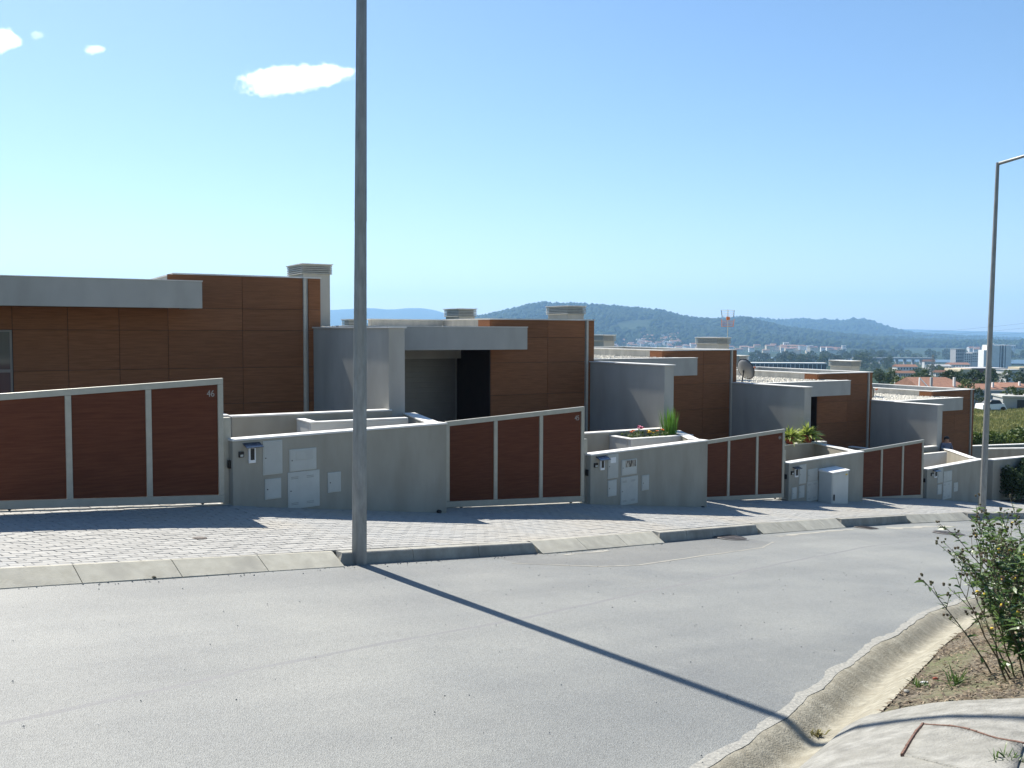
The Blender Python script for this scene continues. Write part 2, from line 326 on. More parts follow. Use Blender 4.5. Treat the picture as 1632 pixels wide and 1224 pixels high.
def disc_cover(s, t, r, label, square=False):
    x, y = st2xy(s, t); z = zroad(s, t) + 0.012
    e = empty('manhole_cover', (x, y, z), 43.4); e.rotation_euler = (R(0.3), math.atan(-SLOPE), R(43.4))
    n = 4 if square else 28; a0 = math.pi / 4 if square else 0
    ring = [(math.cos(a0 + 2 * math.pi * k / n), math.sin(a0 + 2 * math.pi * k / n)) for k in range(n)]
    def plate(nm, ra, rb, z0, z1, m):
        V = [(c * ra, d * ra, z1) for c, d in ring] + [(c * rb, d * rb, z0) for c, d in ring]
        F = [tuple(range(n))] + [(k, n + k, n + (k + 1) % n, (k + 1) % n) for k in range(n)]
        return pyd(nm, V, F, m, e)
    plate('frame', r * 1.06, r * 1.12, 0, 0.003, 'seam'); plate('lid', r, r * 1.02, 0.004, 0.010, 'iron')
    if square:
        for k in range(6): box('grate_bar', -r * 0.62 + k * r * 0.24, -r * 0.54 + k * r * 0.24, -r * 0.6, r * 0.6, 0.010, 0.018, 'iron', e)
    else:
        for rr in (0.3, 0.6, 0.85):
            mb = MB()
            for k in range(28):
                a, b = ring[k], ring[(k + 1) % 28]
                mb.quad((a[0] * r * rr, a[1] * r * rr, 0.014), (b[0] * r * rr, b[1] * r * rr, 0.014), (b[0] * r * (rr + .08), b[1] * r * (rr + .08), 0.014), (a[0] * r * (rr + .08), a[1] * r * (rr + .08), 0.014))
            mb.build('raised_ring', 'iron', e)
    tag(e, label, 'manhole cover')
disc_cover(8.15, 2.80, 0.33, 'round cast iron manhole cover in the road beside a raised kerb stretch')
disc_cover(13.9, 2.58, 0.28, 'small square drain grate in the road against the kerb', True)
disc_cover(15.4, 3.80, 0.33, 'round manhole cover in the middle of the road near the far lamp post')

# ---- pavement with individual pavers
def pavement():
    S = [-14 + 0.5 * i for i in range(121)]; V = []; F = []; J = 10
    for s in S:
        for j in range(J + 1):
            t = -1.3 + (tk(s) + 1.3 - 0.155) * j / J; x, y = st2xy(s, t); V.append((x, y, zpav(s, t) - 0.014))
    n = J + 1
    for i in range(len(S) - 1):
        for j in range(J): F.append((i * n + j, i * n + j + 1, (i + 1) * n + j + 1, (i + 1) * n + j))
    p = pyd('pavement', V, F, 'sand', smooth=True); p['kind'] = 'structure'
    return p
PAV = pavement()
PL, PW, GAP = 0.215, 0.118, 0.010
def pavers():
    cells = []
    for j in range(0, 38):
        s = -9.0 + (0.5 * PL if j % 2 else 0)
        while s < 29:
            tm = tk(s + PL / 2) - 0.165 - (j + 0.5) * PW
            if tm > -1.1:
                x, y = st2xy(s + PL / 2, tm); cells.append((s, j, tm, x, y))
            s += PL
    def inview(x, y):
        return y > 4 and abs(x / y) < 0.535
    vis = [c for c in cells if inview(c[3], c[4]) and c[2] > 0.05]
    vis.sort(key=lambda c: c[3] ** 2 + c[4] ** 2)
    near = set((c[0], c[1]) for c in vis[:300])
    base = bpy.data.meshes.new('paver')
    l, w, h, b = PL / 2 - GAP / 2, PW / 2 - GAP / 2, 0.0, 0.004
    V = [(-l, -w, -0.03), (l, -w, -0.03), (l, w, -0.03), (-l, w, -0.03), (-l, -w, -b), (l, -w, -b), (l, w, -b), (-l, w, -b), (-l + b, -w + b, 0), (l - b, -w + b, 0), (l - b, w - b, 0), (-l + b, w - b, 0)]
    F = [(0, 1, 5, 4), (1, 2, 6, 5), (2, 3, 7, 6), (3, 0, 4, 7), (4, 5, 9, 8), (5, 6, 10, 9), (6, 7, 11, 10), (7, 4, 8, 11), (8, 9, 10, 11)]
    base.from_pydata(V, [], F); base.update(); base.materials.append(MAT['paver'])
    SV = []; SF = []
    for (s, j, tm, x, y) in cells:
        s0 = s + PL / 2
        a = Vector((*st2xy(s0 + 0.1, tk(s0 + 0.1) - 0.165 - (j + .5) * PW), 0)) - Vector((*st2xy(s0 - 0.1, tk(s0 - 0.1) - 0.165 - (j + .5) * PW), 0))
        a.z = zpav(s0 + .1, tm) - zpav(s0 - .1, tm); a.normalize()
        bb = Vector((-N2[0], -N2[1], (zpav(s0, tm - 0.06) - zpav(s0, tm + 0.06)) / 0.12)).normalized()
        nrm = a.cross(bb).normalized(); bb = nrm.cross(a).normalized()
        tilt = Matrix.Rotation(random.gauss(0, 0.006), 3, a) @ Matrix.Rotation(random.gauss(0, 0.004), 3, bb)
        M3 = tilt @ Matrix((a, bb, nrm)).transposed()
        loc = Vector((x, y, zpav(s0, tm) + random.gauss(0, 0.0012)))
        if (s, j) in near:
            o = bpy.data.objects.new('paver', base); col.objects.link(o); o.parent = PAV
            m4 = M3.to_4x4(); m4.translation = loc; o.matrix_local = m4
        else:
            i = len(SV); SV += [M3 @ Vector(v) + loc for v in V]; SF += [tuple(i + k for k in f) for f in F]
    o = pyd('far_pavers', SV, SF, 'paver', PAV); o['kind'] = 'stuff'
pavers()

# small valve lid in the paving
def valve_lid():
    x, y = -3.645, 11.02; s, t = xy2st(x, y); e = empty('valve_lid', (x, y, zpav(s, t) + .002), 43.4); e.rotation_euler = (0, math.atan(.06), R(43.4))
    mb = MB(); mb.tube((0, 0, -.02), (0, 0, .004), .085, .085, 20); mb.build('rim', 'iron', e)
    mb = MB(); mb.tube((0, 0, .0041), (0, 0, .008), .066, .066, 20); mb.build('lid', 'iron', e)
    tag(e, 'small round iron valve lid in the pavers before gate 46', 'valve lid')
# ---- kerb
KERB = empty('kerb', (*st2xy(0, tk(0)), zk(0))); KERB['kind'] = 'structure'
def kerb_stone(s0, s1, drop, cut0=False, cut1=False):
    ox, oy, oz = KERB.location
    def sec(s, top_shift):
        t = tk(s); zt = zk(s); zb = zroad(s, t) - 0.05
        st = s + top_shift
        tt = tk(st); zt2 = zk(st)
        if drop: prof = [(t - 0.16, zb, 0), (t + 0.12, zb, 0), (t + 0.12, zroad(s, t) + 0.014, 0), (tt - 0.13, zt2, 1), (tt - 0.16, zt2, 1)]
        else: prof = [(t - 0.16, zb, 0), (t + 0.015, zb, 0), (t + 0.012, zroad(s, t) + 0.02, 0), (tt - 0.012, zt2 - 0.012, 1), (tt - 0.025, zt2, 1), (tt - 0.16, zt2, 1)]
        r = []
        for tq, z, up in prof:
            x, y = st2xy(st if up else s, tq); r.append((x - ox, y - oy, z - oz))
        return r
    a = sec(s0 + 0.004, 0.06 if cut0 else 0); b = sec(s1 - 0.004, -0.06 if cut1 else 0); n = len(a)
    F = [(k, (k + 1) % n, n + (k + 1) % n, n + k) for k in range(n)] + [tuple(range(n))[::-1], tuple(range(n, 2 * n))]
    o = pyd('kerb_stone', a + b, F, 'kerb' if drop else 'kerb_up_shaded', KERB)
    bm = bmesh.new(); bm.from_mesh(o.data); bmesh.ops.recalc_face_normals(bm, faces=bm.faces); bm.to_mesh(o.data); bm.free()
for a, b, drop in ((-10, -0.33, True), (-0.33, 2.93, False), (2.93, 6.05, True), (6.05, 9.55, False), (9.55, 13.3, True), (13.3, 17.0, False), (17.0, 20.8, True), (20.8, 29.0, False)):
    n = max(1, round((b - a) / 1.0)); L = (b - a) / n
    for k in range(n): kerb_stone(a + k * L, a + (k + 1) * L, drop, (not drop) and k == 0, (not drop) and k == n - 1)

# ---- gutter, bank and slab on the near side
PROF = [(0.0, -.002), (0.05, -.002), (0.12, -0.035), (0.20, -0.085), (0.27, -0.098), (0.34, -0.07), (0.44, 0.02), (0.55, 0.10), (0.78, 0.205), (1.16, 0.36), (1.58, 0.50), (2.5, 0.60), (4, 0.68), (7, 0.9), (12, 1.3), (22, 2.2)]
def zbank(s, t):
    d = t - tn(s)
    x, y = st2xy(s, t)
    if d < .45: d -= (0.035 * mnoise.noise((s * 2.1, 0.3, 0)) + 0.02 * mnoise.noise((s * 6.0, 1.3, 0))) * max(0, 1 - max(d, 0) / .45)
    z = zroad(s, tn(s)) + clamp_tab(PROF, max(d, 0)) - (.012 if d < 0 else 0) + .008 * mnoise.noise((x * 0.6, y * 0.6, 2)) * max(0, 1 - max(d, 0) / .4)
    f = sm((d - 0.4) / 0.6)
    z += f * (0.03 * mnoise.noise((x * 1.1, y * 1.1, 4)) + 0.012 * mnoise.noise((x * 4, y * 4, 5)))
    if s > -0.5: z += f * sm((s + 0.5) / 2) * (0.10 * mnoise.noise((x * 0.7, y * 0.7, 8)) + 0.05 * sm((d - 0.8) / 1.0))
    return z
def bank_sheet(name, s0, s1, ds, dts, mat, lift=0.0, edge=None):
    n = int(round((s1 - s0) / ds)); V = []; F = []
    for i in range(n + 1):
        for j, d in enumerate(dts):
            s = s0 + (s1 - s0) * i / n
            if edge: s = edge(s, d, i, n)
            wig = 0.035 * mnoise.noise((s * 2.1, 0.3, 0)) + 0.02 * mnoise.noise((s * 6.0, 1.3, 0))
            t = tn(s) + d + wig * max(0, 1 - max(d, 0) / .45)
            x, y = st2xy(s, t); V.append((x, y, zbank(s, t) + lift))
    m = len(dts)
    for i in range(n):
        for j in range(m - 1): F.append((i * m + j, i * m + j + 1, (i + 1) * m + j + 1, (i + 1) * m + j))
    o = pyd(name, V, F, mat, smooth=True); o['kind'] = 'structure'
    return o
bank_sheet('gutter', -14, 34, 0.12, [-0.03, 0.03, 0.08, 0.13, 0.18, 0.22, 0.26, 0.30, 0.34, 0.38, 0.44, 0.50, 0.56, 0.62], 'gutter')
bank_sheet('bank', -14, 34, 0.25, [0.60, 0.7, 0.8, 0.95, 1.1, 1.3, 1.65, 2.1, 2.5, 3, 4, 5.5, 7, 9, 12, 16, 22], 'soil', -0.012)
def slab_edge(s, d, i, n):
    if i == n: return s + 0.06 * mnoise.noise((d * 2.3, 3, 0)) + 0.16 * min(d, 3) - 0.05
    return s
SLAB = bank_sheet('concrete_slab', -9, -0.62, 0.12, [0.40, 0.5, 0.56, 0.62, 0.7, 0.8, 0.95, 1.1, 1.3, 1.65, 2.1, 2.5, 3, 4, 5], 'slab', 0.012, slab_edge)
# inset cover in the slab
def slab_cover():
    c = empty('inset_cover', (2.28, 5.16, 0))
    def q(x, y): s, t = xy2st(x, y); return (x - 2.28, y - 5.16, zbank(s, t) + 0.020)
    A, B_, Cc, Dd = (2.281, 5.16), (2.419, 4.39), (2.077, 3.84), (1.939, 4.61)
    ps = [A, B_, Cc, Dd]
    def blend(u, v): return (A[0] + (B_[0] - A[0]) * u + (Dd[0] - A[0]) * v, A[1] + (B_[1] - A[1]) * u + (Dd[1] - A[1]) * v)
    V = []; F = []; n = 8
    for a in range(n + 1):
        for b in range(n + 1): V.append(q(*blend(.012 + .976 * a / n, .012 + .976 * b / n)))
    for a in range(n):
        for b in range(n): k = a * (n + 1) + b; F.append((k, k + 1, k + n + 2, k + n + 1))
    pn = pyd('cover_panel', V, F, 'slab', c, True); pn.modifiers.new('thick', 'SOLIDIFY').thickness = .03
    for uv, rw in (((1, 0), .0045), ((0, 1), .0095)):
        mb = MB(); n = 14
        for k in range(n):
            p0, p1 = q(*blend(uv[0] * k / n, uv[1] * k / n)), q(*blend(uv[0] * (k + 1) / n, uv[1] * (k + 1) / n))
            mb.tube(p0, p1, rw + random.random() * .003, rw + random.random() * .003, 5)
        mb.build('rusty_rim', 'rust', c)
    tag(c, 'rusty edged concrete cover set in the slab at the bottom right', 'drain cover')
MAT['rust'] = M('rust', (0.10, 0.055, 0.04), (0.17, 0.10, 0.075), 20, 0.9)
slab_cover()

# ------------------------------------------------------------------ houses
HB = 0.52; BASE = 3.55
POSES = [((-6.037, 18.623, .944), 29.675), ((.361, 22.564, .091), 29.913), ((5.598, 28.769, -.789), 30.334), ((12.366, 34.747, -1.758), 30.93), ((19.297, 40.671, -2.77), 31.8)]
BR, VB, BZ, KL = 2.802, 1.27, 0.225, -0.297
HL = ['leftmost terraced house with a window and long grey roof beam behind gate 46',
      'terraced house with grey roller shutter under its beam behind gate 45',
      'terraced house with aerial on the roof, third from the left',
      'terraced house with satellite dish at its roof edge, fourth from the left',
      'terraced house farthest down the street, beside the hedge and lamp post']
FINS = {1: ((-2.296, 17.749), (-4.38, 21.02), .07, .33), 2: ((3.615, 22.543), (2.05, 25.0), -.785, .29), 3: ((8.80, 28.602), (7.17, 31.16), -1.645, .30), 4: ((15.608, 34.83), (14.06, 37.26), -2.642, .30)}
CHIM = {0: [(482, (-5.15, 23.5), 1.638, .74, 1.27, 2.2)], 1: [(0, (1.655, 28.6), .765, .64, 1.18, .5), (0, (-1.683, 30.0), .702, .62, 1.02, .5), (0, (-4.96, 29.0), .344, .5, .6, .4)],
        2: [(0, (7.639, 35.5), -.206, .64, 1.2, .5), (0, (3.633, 38.0), -.137, .6, 1.0, .5)], 3: [(0, (14.944, 42.0), -1.258, .64, 1.2, .5), (0, (10.72, 45.0), -1.115, .6, 1.0, .6)], 4: []}
def panel_grid(h, us, zs, v, mat, th=0.022, gap=0.008, skip=()):
    box('cladding_backing', us[0], us[-1], v + .0255, v + .0295, zs[0], zs[-1], 'dark_panel', h)
    for i in range(len(us) - 1):
        for j in range(len(zs) - 1):
            if (i, j) in skip: continue
            dv = random.gauss(0, 0.0012)
            box('cladding_panel', us[i] + gap / 2, us[i + 1] - gap / 2, v + dv, v + th + dv, zs[j] + gap / 2, zs[j + 1] - gap / 2, mat, h, 0.002)
def chimney(h, inv, xy, ztop, w, l, drop):
    p = inv @ Vector((xy[0], xy[1], ztop)); u, v, z = p
    st = box('chimney', u + .03, u + w - .03, v + .03, v + l - .03, z - drop - .27, z - .24, 'plaster', h, .008)
    box('chimney_core', u + .06, u + w - .06, v + .06, v + l - .06, z - .24, z - .02, 'dark_metal', st)
    for k in range(5):
        zz = z - .24 + k * .047
        hexa('louvre_slat', [(u - .02, v - .02, zz), (u + w + .02, v - .02, zz), (u + w + .02, v + l + .02, zz), (u - .02, v + l + .02, zz),
                             (u + .0, v + .0, zz + .034), (u + w, v + .0, zz + .034), (u + w, v + l, zz + .034), (u + .0, v + l, zz + .034)], 'louvre', st)
    box('chimney_cap', u - .035, u + w + .035, v - .035, v + l + .035, z - .012, z + .012, 'coping', st)
def pebbles(h, u0, u1, v0, v1, z, n, name='roof_gravel'):
    V = []; F = []
    octa = [(1, 0, 0), (0, 1, 0), (-1, 0, 0), (0, -1, 0), (0, 0, 1)]
    for _ in range(n):
        u, v = random.uniform(u0, u1), random.uniform(v0, v1); r = random.uniform(.025, .055); a = random.uniform(0, 6.28); i = len(V); zz = z + random.uniform(-.01, .03)
        for x, y, q in octa:
            V.append((u + r * (x * math.cos(a) - y * math.sin(a)) * random.uniform(.7, 1.2), v + r * (x * math.sin(a) + y * math.cos(a)) * random.uniform(.7, 1.2), zz + q * r * random.uniform(.6, 1.1)))
        for k in range(4): F.append((i + k, i + (k + 1) % 4, i + 4))
    o = pyd(name, V, F, 'gravel', h); o['kind'] = 'stuff'
def house(k):
    (X, Y, Z), yaw = POSES[k]
    h = empty('terraced_house', (X, Y, Z - BASE), yaw); tag(h, HL[k], 'house', 'row of stepped terraced houses')
    inv = (Matrix.Translation((X, Y, Z - BASE)) @ Matrix.Rotation(R(yaw), 4, 'Z')).inverted()
    B = BASE
    if k == 0: uL = -12.0
    else:
        # left limit: right flank of the previous house
        (x, y, z), yw = POSES[k - 1]; a = R(yw); px = x + (BR + .02) * math.cos(a) - VB * math.sin(a); py = y + (BR + .02) * math.sin(a) + VB * math.cos(a)
        uL = (inv @ Vector((px, py, 0))).x
    depth = {0: 3.0, 1: 2.70, 2: 4.2, 3: 4.2, 4: 4.2}[k]
    # clad block
    gtop = B + BZ - .03; dt = depth + (1.8 if k > 1 else .02)
    box('block_core', KL, BR, VB + .03, VB + depth, -1.0, gtop - .33, 'concrete', h)
    for nm_, a_ in (('parapet', (KL + .2, BR - .2, VB + .03, VB + .2)), ('parapet', (KL, KL + .199, VB + .03, VB + dt)), ('parapet', (BR - .199, BR, VB + .03, VB + dt)), ('parapet', (KL + .2, BR - .2, VB + dt - .2, VB + dt))):
        box(nm_, a_[0], a_[1], a_[2], a_[3], gtop - .329, gtop - .001, 'concrete', h)
    for a_ in ((KL + .221, BR - .221, VB - .025, VB + .22), (KL - .025, KL + .22, VB - .025, VB + dt + .02), (BR - .22, BR + .012, VB - .025, VB + dt + .02), (KL + .221, BR - .221, VB + dt - .22, VB + dt + .02)):
        box('coping', *a_, gtop + .001, gtop + .030, 'coping', h)
    if k == 0:
        box('front_wall', uL, KL, VB + .03, VB + 6, -1, B - .13, 'concrete', h)
        us = [-11.3, -9.9, -8.5, -7.1, -5.65, -4.6, -3.25, -2.292, -1.358, -.425]
        zs = [-.6, B - 2.495, B - 1.737, B - .948, B - .5, B - .02]
        panel_grid(h, us, zs, VB, 'wood', skip={(5, 1), (5, 2)})
        us2 = [-.425, 1.085, 2.41]; zs2 = [-.6, B - 2.495, B - 1.737, B - .948, B - .489, gtop]
        panel_grid(h, us2, zs2, VB, 'wood'); panel_grid(h, [2.52, BR], zs2, VB, 'wood')
        # window at the left border
        w = box('window', -4.59, -3.26, VB + .005, VB + .06, B - 2.49, B - .955, 'shutter', h)
        box('pane', -4.54, -3.30, VB - .002, VB + .004, B - 1.70, B - .99, 'glass', w); box('pane', -4.54, -3.30, VB - .002, VB + .004, B - 2.44, B - 1.76, 'glass', w)
        box('window_rail', -4.59, -3.26, VB - .012, VB + .0045, B - 1.76, B - 1.70, 'shutter', w)
        pipe_u = 2.43
    else:
        zs = [-.6, B - 2.5, B - 1.68, B - .875, B - .245, gtop]
        panel_grid(h, [KL, 1.365, 2.51], zs, VB, 'wood'); panel_grid(h, [2.61, BR], zs, VB, 'wood')
        # dark flank of the garage recess and upper clad return
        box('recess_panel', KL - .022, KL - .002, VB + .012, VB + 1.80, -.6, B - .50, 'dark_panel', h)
        box('cladding_panel', KL - .022, KL - .002, VB + .012, VB + .62, B - .04, gtop, 'wood', h)
        # garage
        box('garage_wall', uL + .02, KL - .03, VB + 1.82, VB + 6.0, -1, B - .52, 'plaster', h)
        sh = box('roller_shutter', uL + .5, KL - .08, VB + 1.775, VB + 1.815, -.2, B - .79, 'shutter', h)
        for q in range(22):
            zz = -.15 + q * .135
            if zz + .13 < B - .79: box('shutter_slat', uL + .52, KL - .09, VB + 1.764, VB + 1.774, zz + .006, zz + .128, 'shutter', sh, .004)
        box('shutter_housing', uL + .3, KL - .03, VB + 1.56, VB + 1.80, B - .80, B - .53, 'plaster', h)
        pipe_u = 2.56
    # fascia beam and roof slab
    box('fascia_beam', uL + .03, 0, 0, .20, B - HB, B, 'plaster', h, .006)
    box('beam_return', -.20, -.001, .201, VB - .005, B - HB + .002, B - .002, 'plaster', h)
    box('roof_slab', uL + .03, -.202, .202, VB - .01, B - HB + .03, B - .06, 'concrete', h)
    if k: box('roof_slab', uL + .03, KL - .03, VB - .008, VB + 6, B - HB + .031, B - .059, 'concrete', h)
    box('gravel_bed', uL + .05, KL - .05, .22, VB + depth + (.0 if k == 1 else 1.55), B - .058, B - .045, 'gravel', h) if k else None
    box('coping', uL + .03, .012, -.012, .215, B + .001, B + .018, 'coping', h)
    if k:
        pebbles(h, uL + .08, KL - .06, .25, VB + depth + (.0 if k == 1 else 1.5), B - .05, 5200)
        box('back_parapet', (-2.37 if k == 1 else uL + .03), KL - .001, VB + depth + (.0 if k == 1 else 1.6), VB + depth + (.2 if k == 1 else 1.8), B - .055, gtop - .002, 'concrete', h)
        if k > 1: box('side_parapet', KL - .002, KL + .198, VB + depth + .002, VB + depth + 1.79, B - .14, gtop - .335, 'concrete', h)
        box('coping', (-2.40 if k == 1 else uL), KL - .026, VB + depth + (-.02 if k == 1 else 1.58), VB + depth + (.22 if k == 1 else 1.82), gtop + .001, gtop + .025, 'coping', h)
    box('downpipe', pipe_u - .032, pipe_u + .032, VB - .05, VB + .02, -.6, gtop - .002, 'louvre', h, .010)
    for c in CHIM[k]: chimney(h, inv, c[1], c[2], c[3], c[4], c[5])
    if k in FINS:
        (fx, fy), (bx, by), ft, th = FINS[k]
        a = inv @ Vector((fx, fy, ft)); b = inv @ Vector((bx, by, ft)); zt = a.z
        d = Vector((b.x - a.x, b.y - a.y)); d.normalize(); n = Vector((d.y, -d.x))
        def pr(p, off, z, ex=0): return (p.x + n.x * off + d.x * ex, p.y + n.y * off + d.y * ex, z)
        hexa('side_wall', [pr(a, 0, -1), pr(a, th, -1), pr(b, th, -1), pr(b, 0, -1), pr(a, 0, zt - .02), pr(a, th, zt - .02), pr(b, th, zt - .02), pr(b, 0, zt - .02)], 'plaster', h, .006)
        hexa('coping', [pr(a, -.03, zt - .019, -.03), pr(a, th + .03, zt - .019, -.03), pr(b, th + .03, zt - .019), pr(b, -.03, zt - .019), pr(a, -.03, zt + .008, -.03), pr(a, th + .03, zt + .008, -.03), pr(b, th + .03, zt + .008), pr(b, -.03, zt + .008)], 'coping', h)
    return h
for k in range(5): house(k)

# ------------------------------------------------------------------ gates
GP = [((-4.084, 13.429, -.643), 30.74), ((1.382, 18.23, -1.459), 32.5), ((6.924, 24.118, -2.42), 33.43), ((12.75, 29.377, -3.32), 31.64)]
GH, GSL, HSL = 1.785, 0.049, -0.057
GADJ = [(-.03, .01), (.025, -.005), (-.03, .02), (.02, .0)]      # small differences of top height / bottom height
def digits(txt, parent, loc, h):
    cu = bpy.data.curves.new('house_number', 'FONT'); cu.body = txt; cu.size = h * 1.38; cu.extrude = 0.004; cu.align_x = 'RIGHT'
    tmp = bpy.data.objects.new('tmp', cu); col.objects.link(tmp)
    bpy.context.view_layer.update()
    me = bpy.data.meshes.new_from_object(tmp.evaluated_get(bpy.context.evaluated_depsgraph_get())); bpy.data.objects.remove(tmp)
    for v in me.vertices: v.co = Vector((v.co.x * .82, -v.co.z, v.co.y))
    me.materials.clear(); me.materials.append(MAT['num'])
    o = link_mesh('house_number', me, None, parent); o.location = loc
    return o
def gate(k, num, label):
    (x, y, z), yaw = GP[k]; da, db = GADJ[k]
    z0 = z - GH + db
    g = empty('sliding_gate', (x, y, z0), yaw); tag(g, label, 'gate', 'brown panelled driveway gates')
    top = lambda t: GH + da - db + GSL * t
    bot = lambda t: HSL * t
    xs = [-3.02, -1.994, -1.0, 0.0]
    def beamx(nm, t0, t1, f0, f1, g0, g1, v0, v1, m):
        hexa(nm, [(t0, v0, f0), (t1, v0, f1), (t1, v1, f1), (t0, v1, f0), (t0, v0, g0), (t1, v0, g1), (t1, v1, g1), (t0, v1, g0)], m, g, .004)
    TR, BRr, PW_ = .085, .085, .075
    beamx('top_rail', xs[0], 0, top(xs[0]) - TR, top(0) - TR, top(xs[0]), top(0), -.03, .03, 'alu')
    beamx('bottom_rail', xs[0], 0, bot(xs[0]) - .022, bot(0) - .022, bot(xs[0]) + BRr, bot(0) + BRr, -.03, .03, 'alu')
    for i, t in enumerate(xs):
        a, b = (t, t + PW_) if i == 0 else ((t - PW_, t) if i == 3 else (t - PW_ / 2, t + PW_ / 2))
        beamx('stile', a, b, bot(a) + BRr + .001, bot(b) + BRr + .001, top(a) - TR - .001, top(b) - TR - .001, -.026, .026, 'alu')
    for i in range(3):
        a = xs[i] + (PW_ if i == 0 else PW_ / 2) + .002; b = xs[i + 1] - (PW_ if i == 2 else PW_ / 2) - .002
        beamx('infill_panel', a, b, bot(a) + BRr + .002, bot(b) + BRr + .002, top(a) - TR - .002, top(b) - TR - .002, -.006, .012, 'gate_wood')
    beamx('guide_post', -.012, .115, -.08, -.08, GH * .66, GH * .66, .035, .13, 'alu')
    beamx('ground_rail', xs[0] - .2, .1, bot(xs[0] - .2) - .062, bot(.1) - .062, bot(xs[0] - .2) - .045, bot(.1) - .045, -.02, .02, 'alu')
    for t in (-2.7, -.3): 
        mb = MB(); mb.tube((t, -.02, bot(t) - .02), (t, .02, bot(t) - .02), .022, .022, 10); mb.build('wheel', 'dark_metal', g)
    if num: digits(num, g, (-.115, -.0075, top(-.15) - TR - .165), .095)
    return g
gate(0, '46', 'brown panel gate with number 46, largest and farthest left')
gate(1, '45', 'brown panel gate with number 45 between two grey walls')
gate(2, '44', 'brown panel gate beside the wall with the potted plants')
gate(3, None, 'smallest brown panel gate, farthest down the street')

# ------------------------------------------------------------------ boundary walls
WP = [((-3.949, 13.407), 42.382, 3.858, -1.541), ((1.518, 18.213), 42.545, 3.763, -2.357), ((7.059, 24.103), 41.408, 3.753, -3.319), ((12.886, 29.358), 39.553, 3.867, -4.219)]
WB = [dict(hood=(0.153, 0.415, -0.129, -0.064), intercom=(0.235, 0.340, -0.359, -0.128), bell=(0.088, 0.162, -0.265, -0.182), tall=(0.464, 0.775, -0.558, -0.061), sq=(0.489, 0.751, -0.920, -0.619), letter=(0.890, 1.345, -0.548, -0.219), slot=(0.994, 1.283, -0.384, -0.245), big=(0.861, 1.396, -1.112, -0.559), small=(1.540, 1.772, -0.935, -0.626)),
      dict(hood=(0.145, 0.439, -0.126, -0.054), intercom=(0.253, 0.368, -0.332, -0.129), bell=(0.089, 0.187, -0.262, -0.180), tall=(0.487, 0.794, -0.525, -0.045), sq=(0.494, 0.749, -0.881, -0.561), letter=(0.891, 1.362, -0.507, -0.196), slot=(1.004, 1.318, -0.348, -0.213), big=(0.871, 1.399, -1.104, -0.543), small=(1.522, 1.754, -0.874, -0.564)),
      dict(hood=(0.161, 0.423, -0.172, -0.121), intercom=(0.241, 0.394, -0.396, -0.179), bell=(0.086, 0.197, -0.313, -0.221), tall=(0.463, 0.790, -0.600, -0.098), sqa=(0.138, 0.360, -0.952, -0.657), sq=(0.465, 0.723, -0.959, -0.648), letter=(0.870, 1.345, -0.568, -0.255), big=(0.839, 1.379, -1.101, -0.577)),
      dict(hood=(0.335, 0.654, -0.111, -0.057), intercom=(0.416, 0.587, -0.315, -0.113), bell=(0.223, 0.385, -0.241, -0.141), tall=(0.649, 0.997, -0.507, -0.047), sq=(0.656, 0.938, -0.878, -0.563), letter=(1.034, 1.594, -0.510, -0.177), big=(1.022, 1.602, -1.076, -0.521), small=(1.740, 2.025, -0.898, -0.612))]
WLAB = ['grey boundary wall with meter boxes right of gate 46, behind the lamp post', 'grey boundary wall with meter boxes and flower planter right of gate 45',
        'grey boundary wall with potted plants and a freestanding cabinet in front', 'grey boundary wall beside the far lamp post, end of the row']
